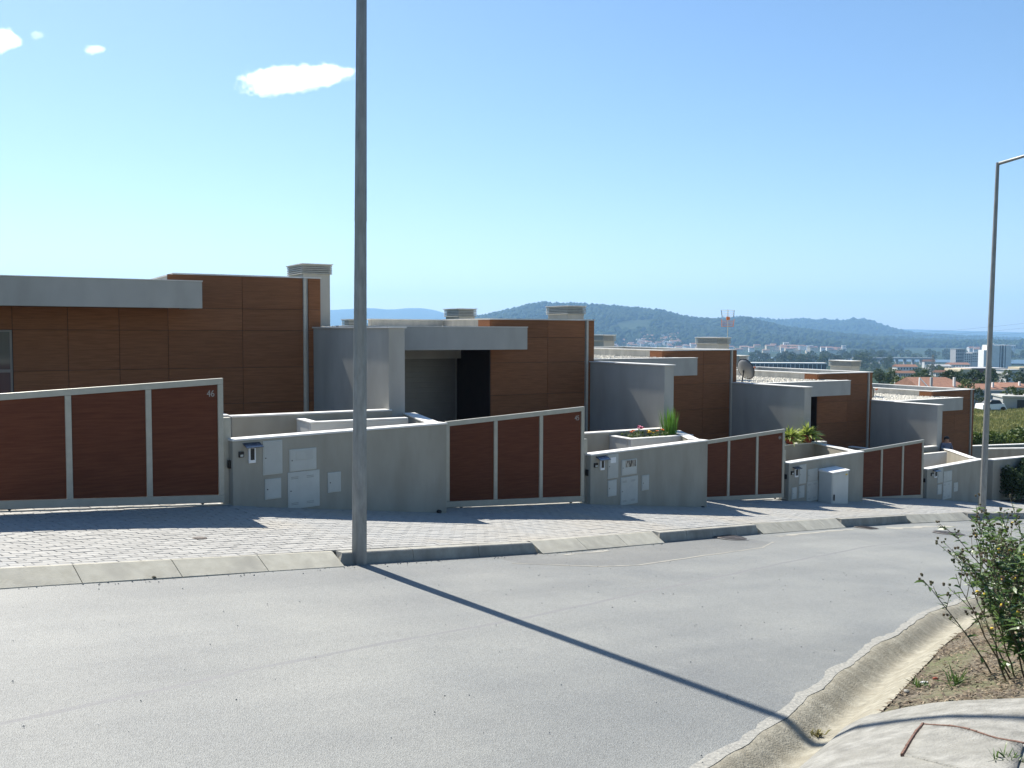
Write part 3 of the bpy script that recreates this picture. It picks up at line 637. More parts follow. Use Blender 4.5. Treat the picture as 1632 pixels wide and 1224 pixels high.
def boundary_wall(k):
    (x, y), ang, L, zt = WP[k]
    H = 2.6
    w = empty('boundary_wall', (x, y, zt - H), ang); tag(w, WLAB[k], 'wall', 'grey boundary walls with meter boxes')
    TH = .22
    box('wall_face', 0, L, 0, TH, 0, H - .03, 'wall_plaster', w, .008)
    box('coping', -.012, L + .012, -.015, TH + .015, H - .029, H, 'coping', w, .006)
    # right return towards the house and the low rear wall / planter
    inv = (Matrix.Translation((x, y, zt - H)) @ Matrix.Rotation(R(ang), 4, 'Z')).inverted()
    (fx, fy), (bx, by), ft, th = FINS[k + 1]
    f = inv @ Vector((fx, fy, 0)); hy = R(POSES[k + 1][1] - ang)
    ud = Vector((math.cos(hy), math.sin(hy))); vd = Vector((-ud.y, ud.x))
    F2 = Vector((f.x, f.y))
    def slab_(nm, p, q, th_, z0, z1, m, bev=.006):
        d = (q - p).normalized(); n = Vector((-d.y, d.x))
        P = [p, q, q + n * th_, p + n * th_]
        return hexa(nm, [(a.x, a.y, z0) for a in P] + [(a.x, a.y, z1) for a in P], m, w, bev)
    fr = F2 + ud * (th - .02)
    r0 = Vector((L - .20, TH + .001)); 
    slab_('return_wall', Vector((L - .001, TH + .017)), fr + ud * .2 - vd * .02, .2, 0, H - .032, 'wall_plaster')
    slab_('coping', Vector((L + .012, TH + .017)), fr + ud * .212 - vd * .02, .225, H - .030, H - .001, 'coping')
    zb = H + (.075 if k != 2 else .02)
    lb = 2.9 if k == 0 else 2.75
    sh_ = .24 if k == 2 else .03
    p0 = F2 - ud * lb - vd * sh_; p1 = F2 + ud * (.75 if k == 2 else .05) - vd * sh_
    slab_('rear_wall', p0, p1, .2, 0, zb - .03, 'wall_plaster'); slab_('coping', p0 - ud * .012 - vd * .012, p1, .225, zb - .029, zb, 'coping')
    slab_('rear_wall', p0 + vd * .24, p0 + vd * 1.6, .2, 0, zb - .03, 'wall_plaster')
    slab_('coping', p0 + vd * .24 + ud * .012, p0 + vd * 1.6 + ud * .012, .224, zb - .029, zb, 'coping')
    if k != 2:
        zp = H - .01
        c0 = p0 + ud * (1.12 if k != 3 else .3); dep = .82
        a0 = c0 - vd * dep
        e0 = a0 + ud * 1.80
        slab_('planter_wall', a0, e0, .13, 0, zp - .03, 'white_plaster'); slab_('coping', a0 - ud * .01 - vd * .01, e0, .15, zp - .029, zp, 'coping')
        slab_('planter_wall', a0 + vd * .151 + ud * .13, c0 - vd * .014 + ud * .13, .13, 0, zp - .03, 'white_plaster')
        slab_('coping', a0 + vd * .151 + ud * .14, c0 - vd * .014 + ud * .14, .15, zp - .029, zp, 'coping')
        soil = [a0 + ud * .131 + vd * .131, e0 + vd * .131, e0 + vd * (dep - .01), c0 + ud * .131 - vd * .01]
        hexa('planter_soil', [(a.x, a.y, 1.2) for a in soil] + [(a.x, a.y, zp - .09) for a in soil], 'soil', w)
        w['_bed'] = [a0.x + ud.x * .1 + vd.x * .4, a0.y + ud.y * .1 + vd.y * .4, ud.x, ud.y, vd.x, vd.y, zp - .09]
    else:
        w['_bed'] = [p0.x + vd.x * .1, p0.y + vd.y * .1, ud.x, ud.y, vd.x, vd.y, zb]
    b = WB[k]
    def plate(nm, r, v, m, bev=.004, par=w): return box(nm, r[0], r[1], -v, .004, H + r[2], H + r[3], m, par, bev)
    def doorbox(nm, r, frame=.014):
        o = plate(nm, r, .012, 'box')
        box('door', r[0] + frame, r[1] - frame, -.017, -.0125, H + r[2] + frame, H + r[3] - frame, 'box', o, .002)
        cx = r[0] + frame + .025; cz = H + (r[2] + r[3]) / 2
        mb = MB(); mb.tube((cx, -.0175, cz), (cx, -.022, cz), .009, .009, 10); mb.build('lock', 'black', o)
        return o
    for q in ('tall', 'sq', 'sqa', 'small'):
        if q in b: doorbox('meter_box', b[q])
    big = doorbox('meter_box', b['big'], .02)
    for zz in (.12, .16, .82, .86):
        r = b['big']; hh = r[3] - r[2]
        for u0 in (.1, .62): box('vent_slot', r[0] + u0 * .5, r[0] + u0 * .5 + .12, -.0195, -.0172, H + r[2] + hh * zz, H + r[2] + hh * zz + .008, 'galv', big)
    lt = doorbox('letter_box', b['letter'])
    if 'slot' in b:
        r = b['slot']
        if k == 1:
            box('notice_window', r[0], r[1], -.0195, -.0172, H + r[2], H + r[3], 'notice', lt)
        else:
            box('letter_flap', r[0], r[1], -.022, -.0172, H + r[2], H + r[3], 'box', lt, .003)
    if k == 1:
        r = b['tall']; box('paper_notice', r[0] + .07, r[1] - .08, -.0195, -.0172, H - .22, H - .11, 'white', w)
    r = b['intercom']; ic = plate('intercom', r, .035, 'white', .006); box('intercom_screen', r[0] + .022, r[1] - .022, -.038, -.0352, H + r[2] + .045, H + r[3] - .02, 'black', ic)
    r = b['bell']; bl = plate('doorbell', r, .03, 'black', .006); box('bell_plate', r[0] + .015, r[1] - .015, -.033, -.0302, H + r[2] + .012, H + (r[2] + r[3]) / 2, 'box', bl)
    r = b['hood']
    hexa('intercom_hood', [(r[0], -.13, H + r[2]), (r[1], -.13, H + r[2]), (r[1], 0, H + r[3] - .015), (r[0], 0, H + r[3] - .015), (r[0], -.13, H + r[2] + .012), (r[1], -.13, H + r[2] + .012), (r[1], 0, H + r[3]), (r[0], 0, H + r[3])], 'hood', w)
    box('key_switch', -.03, -.001, .05, .11, H - .42, H - .30, 'black', w, .004)
    mb = MB(); mb.tube((L - .18, -.05, H - (1.47 if k else 1.49)), (L - .18, .01, H - (1.47 if k else 1.49)), .035, .035, 12); mb.build('drain_pipe', 'dark_metal', w)
    return w
def notice_mat():
    m = bpy.data.materials.new('letterbox_window'); m.use_nodes = True; nt = m.node_tree; b = nt.nodes['Principled BSDF']
    tc = nt.nodes.new('ShaderNodeTexCoord'); wv = nt.nodes.new('ShaderNodeTexNoise'); wv.inputs['Scale'].default_value = 11
    mp = nt.nodes.new('ShaderNodeMapping'); mp.inputs['Scale'].default_value = (1.6, 1, .5); nt.links.new(tc.outputs['Object'], mp.inputs[0]); nt.links.new(mp.outputs[0], wv.inputs['Vector'])
    r = nt.nodes.new('ShaderNodeValToRGB'); r.color_ramp.elements[0].position = .45; r.color_ramp.elements[1].position = .55
    r.color_ramp.elements[0].color = (.06, .055, .05, 1); r.color_ramp.elements[1].color = (.40, .38, .33, 1)
    nt.links.new(wv.outputs['Fac'], r.inputs[0]); nt.links.new(r.outputs[0], b.inputs['Base Color']); b.inputs['Roughness'].default_value = .2
    return m
MAT['notice'] = notice_mat()
WALLS = [boundary_wall(k) for k in range(4)]
# wall of the plot above, at the left border
box_w = empty('boundary_wall', (-9.35, 8.35, -2.6), 44.0); tag(box_w, 'grey boundary wall left of gate 46, beyond the left border', 'wall', 'grey boundary walls with meter boxes')
box('wall_face', 0, 2.9, 0, .22, 0, 1.9, 'wall_plaster', box_w, .008); box('coping', -.012, 2.912, -.015, .235, 1.901, 1.93, 'coping', box_w, .006)

# driveways behind the gates
for k in range(4):
    (x, y, z), yaw = GP[k]; zz = z - GH - .055
    a = R(yaw); P = [(-3.6, .06), (.05, .06), (.25, .30), (3.6, 1.05), (3.6, 8.5), (-3.6, 8.5)]
    V = [(x + u * math.cos(a) - v * math.sin(a), y + u * math.sin(a) + v * math.cos(a), zz) for u, v in P]
    o = pyd('driveway', V, [tuple(range(6))], 'concrete'); o['kind'] = 'structure'

# freestanding cabinet
def cabinet():
    (x, y), ang, L, zt = WP[2]; a = R(ang)
    def P(u, v): return (x + u * math.cos(a) - v * math.sin(a), y + u * math.sin(a) + v * math.cos(a))
    px, py = P(1.39, -.40); zb = zt - 1.49
    c = empty('street_cabinet', (px, py, zb - .05), ang); tag(c, 'white freestanding electrical cabinet with sloped top on a stone plinth', 'cabinet')
    box('plinth', .05, .80, .05, .38, -.2, .20, 'kerb', c, .012)
    hexa('cabinet_body', [(0, 0, .20), (.84, 0, .20), (.84, .385, .20), (0, .385, .20), (0, 0, 1.18), (.84, 0, 1.18), (.84, .385, 1.20), (0, .385, 1.20)], 'cab', c, .008)
    hexa('cabinet_roof', [(-.02, -.03, 1.181), (.86, -.03, 1.181), (.86, .39, 1.201), (-.02, .39, 1.201), (-.02, -.03, 1.205), (.86, -.03, 1.205), (.86, .39, 1.26), (-.02, .39, 1.26)], 'white', c, .006)
    d = box('cabinet_door', .03, .81, -.012, -.001, .24, 1.15, 'cab', c, .004)
    box('handle', .07, .105, -.04, -.0125, .46, .62, 'black', d, .006)
    box('rating_plate', .66, .76, -.015, -.0125, 1.07, 1.11, 'yellow', d)
MAT['cab'] = M('cabinet_paint', (.50, .51, .47), (.55, .56, .52), 3, .5)
cabinet()

# ------------------------------------------------------------------ lamp posts
def lamp_post(x, y, z, lean, label, H=10.0, r0=.094, az=-46.6):
    e = empty('lamp_post', (x, y, z)); tag(e, label, 'lamp post', 'tall galvanised lamp posts on the kerb')
    e.rotation_euler = (0, R(lean), 0)
    n = 8
    def sect(nm, z0, z1, ra, rb, par=e):
        V = []; F = []
        for zz, r in ((z0, ra), (z1, rb)):
            for k in range(n):
                t = 2 * math.pi * (k + .5) / n + .2; V.append((r * math.cos(t), r * math.sin(t), zz))
        F = [(k, (k + 1) % n, n + (k + 1) % n, n + k) for k in range(n)] + [tuple(range(n))[::-1], tuple(range(n, 2 * n))]
        o = pyd(nm, V, F, 'galv', par)
        bm = bmesh.new(); bm.from_mesh(o.data); bmesh.ops.bevel(bm, geom=[q for q in bm.edges if abs(q.verts[0].co.z - q.verts[1].co.z) > .5], offset=.008, segments=2, affect='EDGES'); bm.to_mesh(o.data); bm.free()
        return o
    js = 3.86
    sect('shaft', -.3, js, r0, r0 * .775); sect('shaft', js - .001, H, r0 * .80, r0 * .50)
    d = box('access_door', -.04, .04, .068, .078, .6, 1.05, 'galv', e, .003); d.rotation_euler = (0, 0, R(70)); 
    a = R(az); L = 1.6; up = .28
    mb = MB(); mb.tube((0, 0, H - .04), (L * math.cos(a), L * math.sin(a), H + up), .045, .036, 10); mb.build('arm', 'galv', e, True)
    hd = empty('luminaire', (L * math.cos(a), L * math.sin(a), H + up), az); hd.parent = e
    hd.rotation_euler = (0, R(-10), a)
    V = [(-.05, -.07, -.05), (.62, -.13, -.06), (.62, .13, -.06), (-.05, .07, -.05), (-.05, -.05, .05), (.5, -.09, .07), (.5, .09, .07), (-.05, .05, .05)]
    hexa('lamp_housing', V, 'far_grey', hd, .02); box('lamp_glass', .18, .58, -.10, .10, -.085, -.061, 'glass', hd, .01)
lamp_post(-1.785, 11.06, -2.60, 0.52, 'tall grey lamp post in the foreground crossing the sky')
lamp_post(13.63, 27.35, -5.17, 0.75, 'slim lamp post with bent arm at the right border', 10.0, .10)

# ------------------------------------------------------------------ roof extras
def dish(xyz, axis, dia, label, foot):
    e = empty('satellite_dish', foot); tag(e, label, 'satellite dish')
    c = Vector(xyz) - Vector(foot); ax = Vector(axis).normalized(); X = ax.orthogonal().normalized(); Yv = ax.cross(X)
    V = []; F = []; NR, NA = 5, 28; r = dia / 2
    for i in range(NR + 1):
        q = i / NR
        for k in range(NA):
            t = 2 * math.pi * k / NA; V.append(c + X * (r * q * math.cos(t)) + Yv * (r * q * math.sin(t)) + ax * (.16 * dia * q * q - .16 * dia))
    for i in range(NR):
        for k in range(NA): F.append((i * NA + k, i * NA + (k + 1) % NA, (i + 1) * NA + (k + 1) % NA, (i + 1) * NA + k))
    p = pyd('reflector', V, F, 'dish', e, True); md = p.modifiers.new('thickness', 'SOLIDIFY'); md.thickness = .012
    mb = MB()
    for k in range(NA):
        t, t2 = 2 * math.pi * k / NA, 2 * math.pi * (k + 1) / NA
        mb.tube(c + X * r * math.cos(t) + Yv * r * math.sin(t), c + X * r * math.cos(t2) + Yv * r * math.sin(t2), .012, .012, 5)
    mb.build('rim', 'dark_metal', e)
    low = c - Vector((0, 0, 1)) * r * .93 - ax * .02
    lnb = c + ax * (.62 * dia) - Vector((0, 0, .12))
    mb = MB(); mb.tube(low, lnb, .014, .014, 6); mb.build('feed_arm', 'white', e)
    mb = MB(); mb.tube(lnb - ax * .09, lnb + ax * .02, .035, .028, 8); mb.build('receiver', 'antenna_orange', e)
    mb = MB(); bk = c - ax * (.17 * dia); mb.tube((0, 0, 0), (bk.x, bk.y, bk.z - .12), .022, .022, 8); mb.tube((bk.x, bk.y, bk.z - .12), bk, .022, .03, 8); mb.build('mount', 'dark_metal', e)
dish((7.98, 32.5, -1.254), (.80, .50, .36), .74, 'dark grey satellite dish beside the roof edge of the third house', (7.80, 32.42, -1.90))
dish((14.50, 38.75, -2.32), (.93, .25, .30), .74, 'satellite dish mostly hidden behind the fourth house, only its rim showing', (14.42, 38.7, -2.95))
def tv_antenna():
    f = (8.08, 35.8, -.95); e = empty('tv_antenna', f); tag(e, 'orange and white grid aerial on a thin mast above the third house', 'antenna')
    mb = MB(); mb.tube((0, 0, 0), (0, 0, 1.80), .013, .011, 6); mb.build('mast', 'louvre', e)
    cz = 1.46
    for sg in (-1, 1):
        mb = MB(); mb.tube((sg * .245, .05, cz + .31), (sg * .215, -.02, cz + .04), .012, .012, 5); mb.build('side_bar', 'dark_metal', e)
        mb = MB(); mb.tube((sg * .235, -.02, cz - .03), (sg * .215, .05, cz - .30), .012, .012, 5); mb.build('side_bar', 'antenna_orange', e)
    for q in (.30, .23, .16, .09, -.10, -.17, -.24, -.30):
        mb = MB(); mb.tube((-.23, .02, cz + q), (.23, .02, cz + q), .009, .009, 5); mb.build('reflector_rod', 'white' if q > 0 else 'antenna_orange', e)
    box('dipole_box', -.06, .06, -.08, .02, cz - .06, cz + .06, 'antenna_orange', e, .01)
tv_antenna()

# ------------------------------------------------------------------ small plants on the walls
def wpt(w, u, v, z):
    b = w['_bed']; m = Matrix.Translation(w.location) @ w.rotation_euler.to_matrix().to_4x4()
    return m @ Vector((b[0] + b[2] * u + b[4] * v, b[1] + b[3] * u + b[5] * v, b[6] + z))
def blade(mb, p, d, L, w, bend, mi=0, seg=3):
    d = Vector(d).normalized(); side = d.cross(Vector((0, 0, 1)))
    if side.length < .01: side = Vector((1, 0, 0))
    side.normalize(); side.rotate(Matrix.Rotation(random.uniform(-.8, .8), 3, d)); p = Vector(p); prev = None
    for k in range(seg + 1):
        f = k / seg; wk = w * (1 - f) ** .6 * (0.6 + .8 * f if f < .5 else 1) * .5
        q = p + d * (L * f) - Vector((0, 0, bend * L * f * f))
        if prev: mb.quad(prev[0], prev[1], q + side * wk, q - side * wk, mi)
        prev = (q - side * wk, q + side * wk)
def rosette(mb, p, n, L, w, up=(.3, 1.0), bend=.25, mi=0):
    for _ in range(n):
        a = random.uniform(0, 6.28); el = random.uniform(*up)
        blade(mb, p, (math.cos(a) * math.cos(el), math.sin(a) * math.cos(el), math.sin(el)), L * random.uniform(.6, 1.1), w * random.uniform(.7, 1.2), bend * random.uniform(.5, 1.5), mi)
w = WALLS[1]
p = wpt(w, 1.35, .05, 0); e = empty('ornamental_grass', p); tag(e, 'tall bright green grass tuft in the flower planter', 'plant')
mb = MB()
for _ in range(230):
    a = random.uniform(0, 6.28); rr = random.uniform(0, .17)
    blade(mb, (rr * math.cos(a), rr * math.sin(a), 0), (math.cos(a) * random.uniform(0, .28), math.sin(a) * random.uniform(0, .28), 1), random.uniform(.35, .82), .016, random.uniform(0, .10))
mb.build('blades', 'grass_leaf', e)
def flower_clump(w, u, v, n, label, petal, spread=.22, hgt=.13, nf=5):
    e = empty('flower_clump', wpt(w, u, v, 0)); tag(e, label, 'plant')
    mb = MB()
    for _ in range(n):
        a = random.uniform(0, 6.28); rr = spread * math.sqrt(random.random())
        rosette(mb, (rr * math.cos(a), rr * math.sin(a), random.uniform(0, hgt)), 6, .09, .028, (-.1, 1.3), .3)
    mb.build('foliage', 'ground_leaf', e)
    for _ in range(nf):
        a = random.uniform(0, 6.28); rr = spread * .6 * math.sqrt(random.random()); c = Vector((rr * math.cos(a), rr * math.sin(a), hgt + random.uniform(.02, .09)))
        mf = MB()
        for k in range(8):
            b = k * .785; blade(mf, c, (math.cos(b), math.sin(b), random.uniform(.1, .6)), .05, .045, .1, 0, 2)
        mf.build('flower', petal, e)
flower_clump(w, .25, .02, 34, 'low green flowering clump at the near end of the planter', 'orange_petal', .24, .16, 3)
flower_clump(w, .62, .16, 18, 'pink flower in the middle of the planter', 'pink', .12, .20, 7)
flower_clump(w, .70, -.12, 22, 'small yellow flowers in the middle of the planter', 'yellow', .15, .12, 6)
flower_clump(w, 1.05, -.02, 34, 'low bushy clump beside the tall grass in the planter', 'orange_petal', .24, .15, 3)
def potted(w, u, label, sc=1.0):
    e = empty('potted_plant', wpt(w, u, .0, 0)); tag(e, label, 'potted plant')
    n = 16; V = []
    for zz, r in ((0, .11), (.17, .145), (.17, .165), (.21, .165), (.21, .14), (.17, .135)):
        for k in range(n): V.append((sc * r * math.cos(6.283 * k / n), sc * r * math.sin(6.283 * k / n), zz * sc))
    F = [(i * n + k, i * n + (k + 1) % n, (i + 1) * n + (k + 1) % n, (i + 1) * n + k) for i in range(5) for k in range(n)] + [tuple(range(n))[::-1], tuple(range(5 * n, 6 * n))]
    pyd('pot', V, F, 'terracotta', e, True)
    mb = MB(); rosette(mb, (0, 0, .15 * sc), 150, .60 * sc, .10 * sc, (.0, 1.5), .38); mb.build('leaves', 'pot_leaf', e)
potted(WALLS[2], 2.02, 'left of the two variegated potted plants on the low wall', 1.0)
potted(WALLS[2], 2.74, 'right and wider of the two variegated potted plants on the low wall', 1.12)

# ------------------------------------------------------------------ person behind the far wall
def person(x, y, z, yaw, h):
    e = empty('person', (x, y, z), yaw); tag(e, 'dark haired person in a blue grey shirt leaning on the far wall', 'person')
    J = {'pel': (0, 0, .52), 'wai': (0, 0, .62), 'che': (0, .02, .74), 'nk': (0, .0, .83), 'hd': (0, -.012, .875), 'hd2': (0, -.02, .93), 'top': (0, -.01, .975),
         'sl': (.11, .01, .80), 'el': (.155, -.02, .65), 'wr_l': (.10, -.15, .60), 'hn_l': (.06, -.19, .605),
         'sr': (-.11, .01, .80), 'er': (-.155, -.02, .65), 'wr_r': (-.09, -.15, .60), 'hn_r': (-.05, -.19, .605),
         'hpl': (.055, 0, .49), 'knl': (.06, -.012, .28), 'anl': (.06, .01, .045), 'tol': (.065, -.075, .015),
         'hpr': (-.055, 0, .49), 'knr': (-.06, -.012, .28), 'anr': (-.06, .01, .045), 'tor': (-.065, -.075, .015)}
    rad = {'pel': .075, 'wai': .07, 'che': .085, 'nk': .033, 'hd': .05, 'hd2': .058, 'top': .04, 'sl': .042, 'el': .028, 'wr_l': .02, 'hn_l': .018, 'sr': .042, 'er': .028, 'wr_r': .02, 'hn_r': .018,
           'hpl': .058, 'knl': .038, 'anl': .027, 'tol': .02, 'hpr': .058, 'knr': .038, 'anr': .027, 'tor': .02}
    E_ = [('pel', 'wai'), ('wai', 'che'), ('che', 'nk'), ('nk', 'hd'), ('hd', 'hd2'), ('hd2', 'top'), ('che', 'sl'), ('sl', 'el'), ('el', 'wr_l'), ('wr_l', 'hn_l'), ('che', 'sr'), ('sr', 'er'), ('er', 'wr_r'), ('wr_r', 'hn_r'),
          ('pel', 'hpl'), ('hpl', 'knl'), ('knl', 'anl'), ('anl', 'tol'), ('pel', 'hpr'), ('hpr', 'knr'), ('knr', 'anr'), ('anr', 'tor')]
    ks = list(J)
    me = bpy.data.meshes.new('body'); me.from_pydata([tuple(c * h for c in J[k]) for k in ks], [(ks.index(a), ks.index(b)) for a, b in E_], [])
    o = bpy.data.objects.new('body', me); col.objects.link(o); o.parent = e
    o.modifiers.new('skin', 'SKIN'); sv_ = me.skin_vertices[0].data
    for i, k in enumerate(ks): sv_[i].radius = (rad[k] * h, rad[k] * h)
    sv_[0].use_root = True
    ss = o.modifiers.new('sub', 'SUBSURF'); ss.levels = 2; ss.render_levels = 2
    bpy.context.view_layer.update()
    m2 = bpy.data.meshes.new_from_object(o.evaluated_get(bpy.context.evaluated_depsgraph_get())); o.modifiers.clear(); o.data = m2
    m2.materials.clear()
    for m_ in ('skin', 'shirt', 'trousers'): m2.materials.append(MAT[m_])
    for pz in m2.polygons:
        pz.use_smooth = True; c = pz.center / h
        if c.z < .52: pz.material_index = 2
        elif c.z < .825 and not (c.y < -.05 and c.z < .66): pz.material_index = 1
    # hair cap and face
    V = []; F = []; n, mR = 14, 7
    for i in range(mR + 1):
        th = math.pi * .62 * i / mR
        for k in range(n):
            t = 2 * math.pi * k / n; back = 1.0 + .15 * max(0, math.sin(t)); cut = 1 if not (math.sin(t) < -.3 and i > 4) else .75
            V.append((h * .066 * math.sin(th * cut) * math.cos(t) * 1.02, h * (.07 * math.sin(th * cut) * math.sin(t) * back - .008), h * (.925 + .074 * math.cos(th * cut))))
    for i in range(mR):
        for k in range(n): F.append((i * n + k, i * n + (k + 1) % n, (i + 1) * n + (k + 1) % n, (i + 1) * n + k))
    pyd('hair', V, F, 'hair', e, True)
    for sg in (-1, 1):
        mb = MB(); mb.tube((sg * .022 * h, -.070 * h, .925 * h), (sg * .022 * h, -.077 * h, .925 * h), .007 * h, .005 * h, 8); mb.build('eye', 'hair', e)
    mb = MB(); mb.tube((0, -.068 * h, .915 * h), (0, -.088 * h, .895 * h), .006 * h, .011 * h, 6); mb.build('nose', 'skin', e)
person(16.02, 34.95, -5.27, 12, 1.48)

# ------------------------------------------------------------------ foreground weeds on the bank
def weed(x, y, n, hgt, label, name='weed_shrub', lean=(0, 0), spread=.3, leafL=.10, fl=14, lpn=(4, 5, 6, 7), div=.55):
    s, t = xy2st(x, y); z = zbank(s, t)
    e = empty(name, (x, y, z)); tag(e, label, 'shrub')
    st = MB(); lf = MB(); fw = MB(); bd = MB()
    for i in range(n):
        a = random.uniform(0, 6.28); r0 = spread * math.sqrt(random.random())
        p = Vector((r0 * math.cos(a), r0 * math.sin(a), -.03))
        d = Vector((math.cos(a) * random.uniform(.05, div) + lean[0], math.sin(a) * random.uniform(.05, div) + lean[1], 1)).normalized()
        L = hgt * random.uniform(.55, 1.05); seg = 9; r = .0065
        for k in range(seg):
            f = k / seg; q = p + d * (L / seg); st.tube(p, q, r * (1 - f * .7), r * (1 - (f + .11) * .7), 5, 0, False)
            if k > 0:
                for _ in range(random.choice(lpn)):
                    b = random.uniform(0, 6.28); dd = Vector((math.cos(b), math.sin(b), random.uniform(-.1, .8)))
                    blade(lf, p + (q - p) * random.random(), dd, leafL * random.uniform(.35, 1.45) * (1 - .35 * f), .034 * random.uniform(.7, 1.3), random.uniform(.1, .5), 0, 3)
            if k >= 4 and random.random() < .75:
                b = random.uniform(0, 6.28); dd = (d + Vector((math.cos(b), math.sin(b), .2)) * .8).normalized(); bl = random.uniform(.08, .22)
                e2 = p + dd * bl; st.tube(p, e2, .0028, .0018, 4, 0, False)
                for _ in range(5): blade(lf, p + dd * bl * random.random(), (random.uniform(-1, 1), random.uniform(-1, 1), random.uniform(0, .8)), .05, .016, .3, 0, 2)
                for _ in range(3):
                    c = e2 + Vector((random.uniform(-.025, .025), random.uniform(-.025, .025), random.uniform(-.01, .03)))
                    bd.tube(c, c + Vector((0, 0, .016)), .007, .009, 6)
                if random.random() < fl / 60:
                    c = e2 + Vector((0, 0, .02)); fw.tube(c, c + Vector((0, 0, .009)), .011, .009, 8)
            p = q; d = (d + Vector((random.gauss(0, .10), random.gauss(0, .10), random.gauss(-.02, .04)))).normalized()
    st.build('stems', 'stem', e)['kind'] = 'stuff'; lf.build('leaves', 'leaf', e)['kind'] = 'stuff'
    if fw.v: fw.build('flowers', 'yellow', e)['kind'] = 'stuff'
    if bd.v: bd.build('buds', 'stem', e)['kind'] = 'stuff'
weed(3.36, 6.22, 9, .98, 'leggy weed with yellow flowers leaning over the gutter', lean=(-.38, .12), spread=.16, fl=12, lpn=(1, 1, 2, 2), div=.75, leafL=.09)
weed(3.76, 6.0, 30, .78, 'dense green weed bush with yellow flowers at the right border', lean=(-.05, .05), spread=.42, fl=12, leafL=.13)
weed(4.10, 7.0, 32, .92, 'leafy weed bush behind the front one at the right border', lean=(-.02, 0), spread=.45, fl=10, leafL=.13)
weed(4.75, 8.2, 40, 1.0, 'weed bush farther along the bank, half hidden', lean=(0, 0), spread=.5, fl=8, leafL=.13)
def small_weed(x, y, n, L, label, mat='leaf'):
    s, t = xy2st(x, y); e = empty('small_weed', (x, y, zbank(s, t))); tag(e, label, 'weed')
    mb = MB()
    for _ in range(n):
        a = random.uniform(0, 6.28); r = random.uniform(0, .07); rosette(mb, (r * math.cos(a), r * math.sin(a), 0), 3, L, .012, (.3, 1.4), .3)
    mb.build('blades', mat, e)
small_weed(2.0, 6.10, 16, .085, 'tiny weed tuft growing in the gutter next to the post shadow', 'dry_grass')
small_weed(2.86, 6.55, 14, .10, 'small green weed among the dry leaves on the bank')
small_weed(3.02, 6.35, 10, .20, 'upright grass tuft below the weed bush on the bank')
small_weed(2.25, 4.20, 14, .10, 'weed tuft at the bottom right corner beside the slab cover')
# dry litter
def litter():
    mb = MB()
    for _ in range(11000):
        s = random.uniform(-.55, 3.4); d = random.uniform(.62, 2.4); t = tn(s) + d; x, y = st2xy(s, t)
        if mnoise.noise((x * 1.6, y * 1.6, 3)) < -.05 and random.random() < .75: continue
        a = random.uniform(0, 6.28); L = random.uniform(.018, .06)
        blade(mb, (x, y, zbank(s, t) + .004), (math.cos(a), math.sin(a), random.uniform(-.05, .5)), L, L * random.uniform(.2, .5), .2, 0, 2)
    mb.m = [random.randrange(2) for _ in mb.m]; o = mb.build('dry_leaf_litter', ['litter', 'bark']); tag(o, 'brown dry leaf litter on the soil bank beside the gutter', 'leaf litter', kind='stuff')
litter()
def pebble_thing(name, x, y, z, r, mat, label, cat, sq=(1, 1, .6)):
    V = []; F = []; n = 8
    for i in range(5):
        th = math.pi * i / 4
        for k in range(n):
            t = 6.283 * k / n; q = 1 + .25 * mnoise.noise((math.cos(t) * 1.5 + x * 9, math.sin(t) * 1.5 + y * 9, th))
            V.append((r * q * sq[0] * math.sin(th) * math.cos(t), r * q * sq[1] * math.sin(th) * math.sin(t), r * sq[2] * (1 + math.cos(th)) * q * .9))
    for i in range(4):
        for k in range(n): F.append((i * n + k, (i + 1) * n + k, (i + 1) * n + (k + 1) % n, i * n + (k + 1) % n))
    o = pyd(name, V, F, mat, None, True); o.location = (x, y, z); tag(o, label, cat); return o
def zb_(x, y): s, t = xy2st(x, y); return zbank(s, t)
pebble_thing('litter_scrap', 2.93, 6.62, zb_(2.93, 6.62), .022, 'white', 'crumpled white scrap lying on the soil bank', 'litter', (1.6, .8, .5))
pebble_thing('litter_scrap', 3.03, 6.68, zb_(3.03, 6.68), .018, 'terracotta', 'small reddish scrap among the dry leaves', 'litter', (1.2, .7, .6))
pebble_thing('stone', 2.72, 6.42, zb_(2.72, 6.42), .022, 'cement', 'pale stone on the bank above the gutter', 'stone')
x, y = st2xy(-2.55, tk(-2.55) + .10); pebble_thing('stone', x, y, zroad(-2.55, tk(-2.55)) + .002, .028, 'soil', 'dark brown clod lying against the dropped kerb', 'stone')
def road_grit():
    mb = MB(); 
    for _ in range(420):
        s = random.uniform(-6, 6); t = tk(s) + .05 + abs(random.gauss(0, .10)); x, y = st2xy(s, t); r = random.uniform(.004, .012); z = zroad(s, t) + .005
        mb.tri((x - r, y - r * .4, z), (x + r, y - r * .5, z), (x, y, z + r)); mb.tri((x + r, y - r * .5, z), (x, y + r, z), (x, y, z + r)); mb.tri((x, y + r, z), (x - r, y - r * .4, z), (x, y, z + r))
    for _ in range(260):
        s = random.uniform(-6, 9); t = random.uniform(tk(s) + .3, tn(s)); x, y = st2xy(s, t); r = random.uniform(.003, .009); z = zroad(s, t) + .005
        mb.tri((x - r, y - r * .4, z), (x + r, y - r * .5, z), (x, y, z + r)); mb.tri((x + r, y - r * .5, z), (x, y + r, z), (x, y, z + r)); mb.tri((x, y + r, z), (x - r, y - r * .4, z), (x, y, z + r))
    o = mb.build('road_grit', 'cement'); tag(o, 'fine pale grit scattered along the kerb and road', 'grit', kind='stuff')
road_grit()
valve_lid()

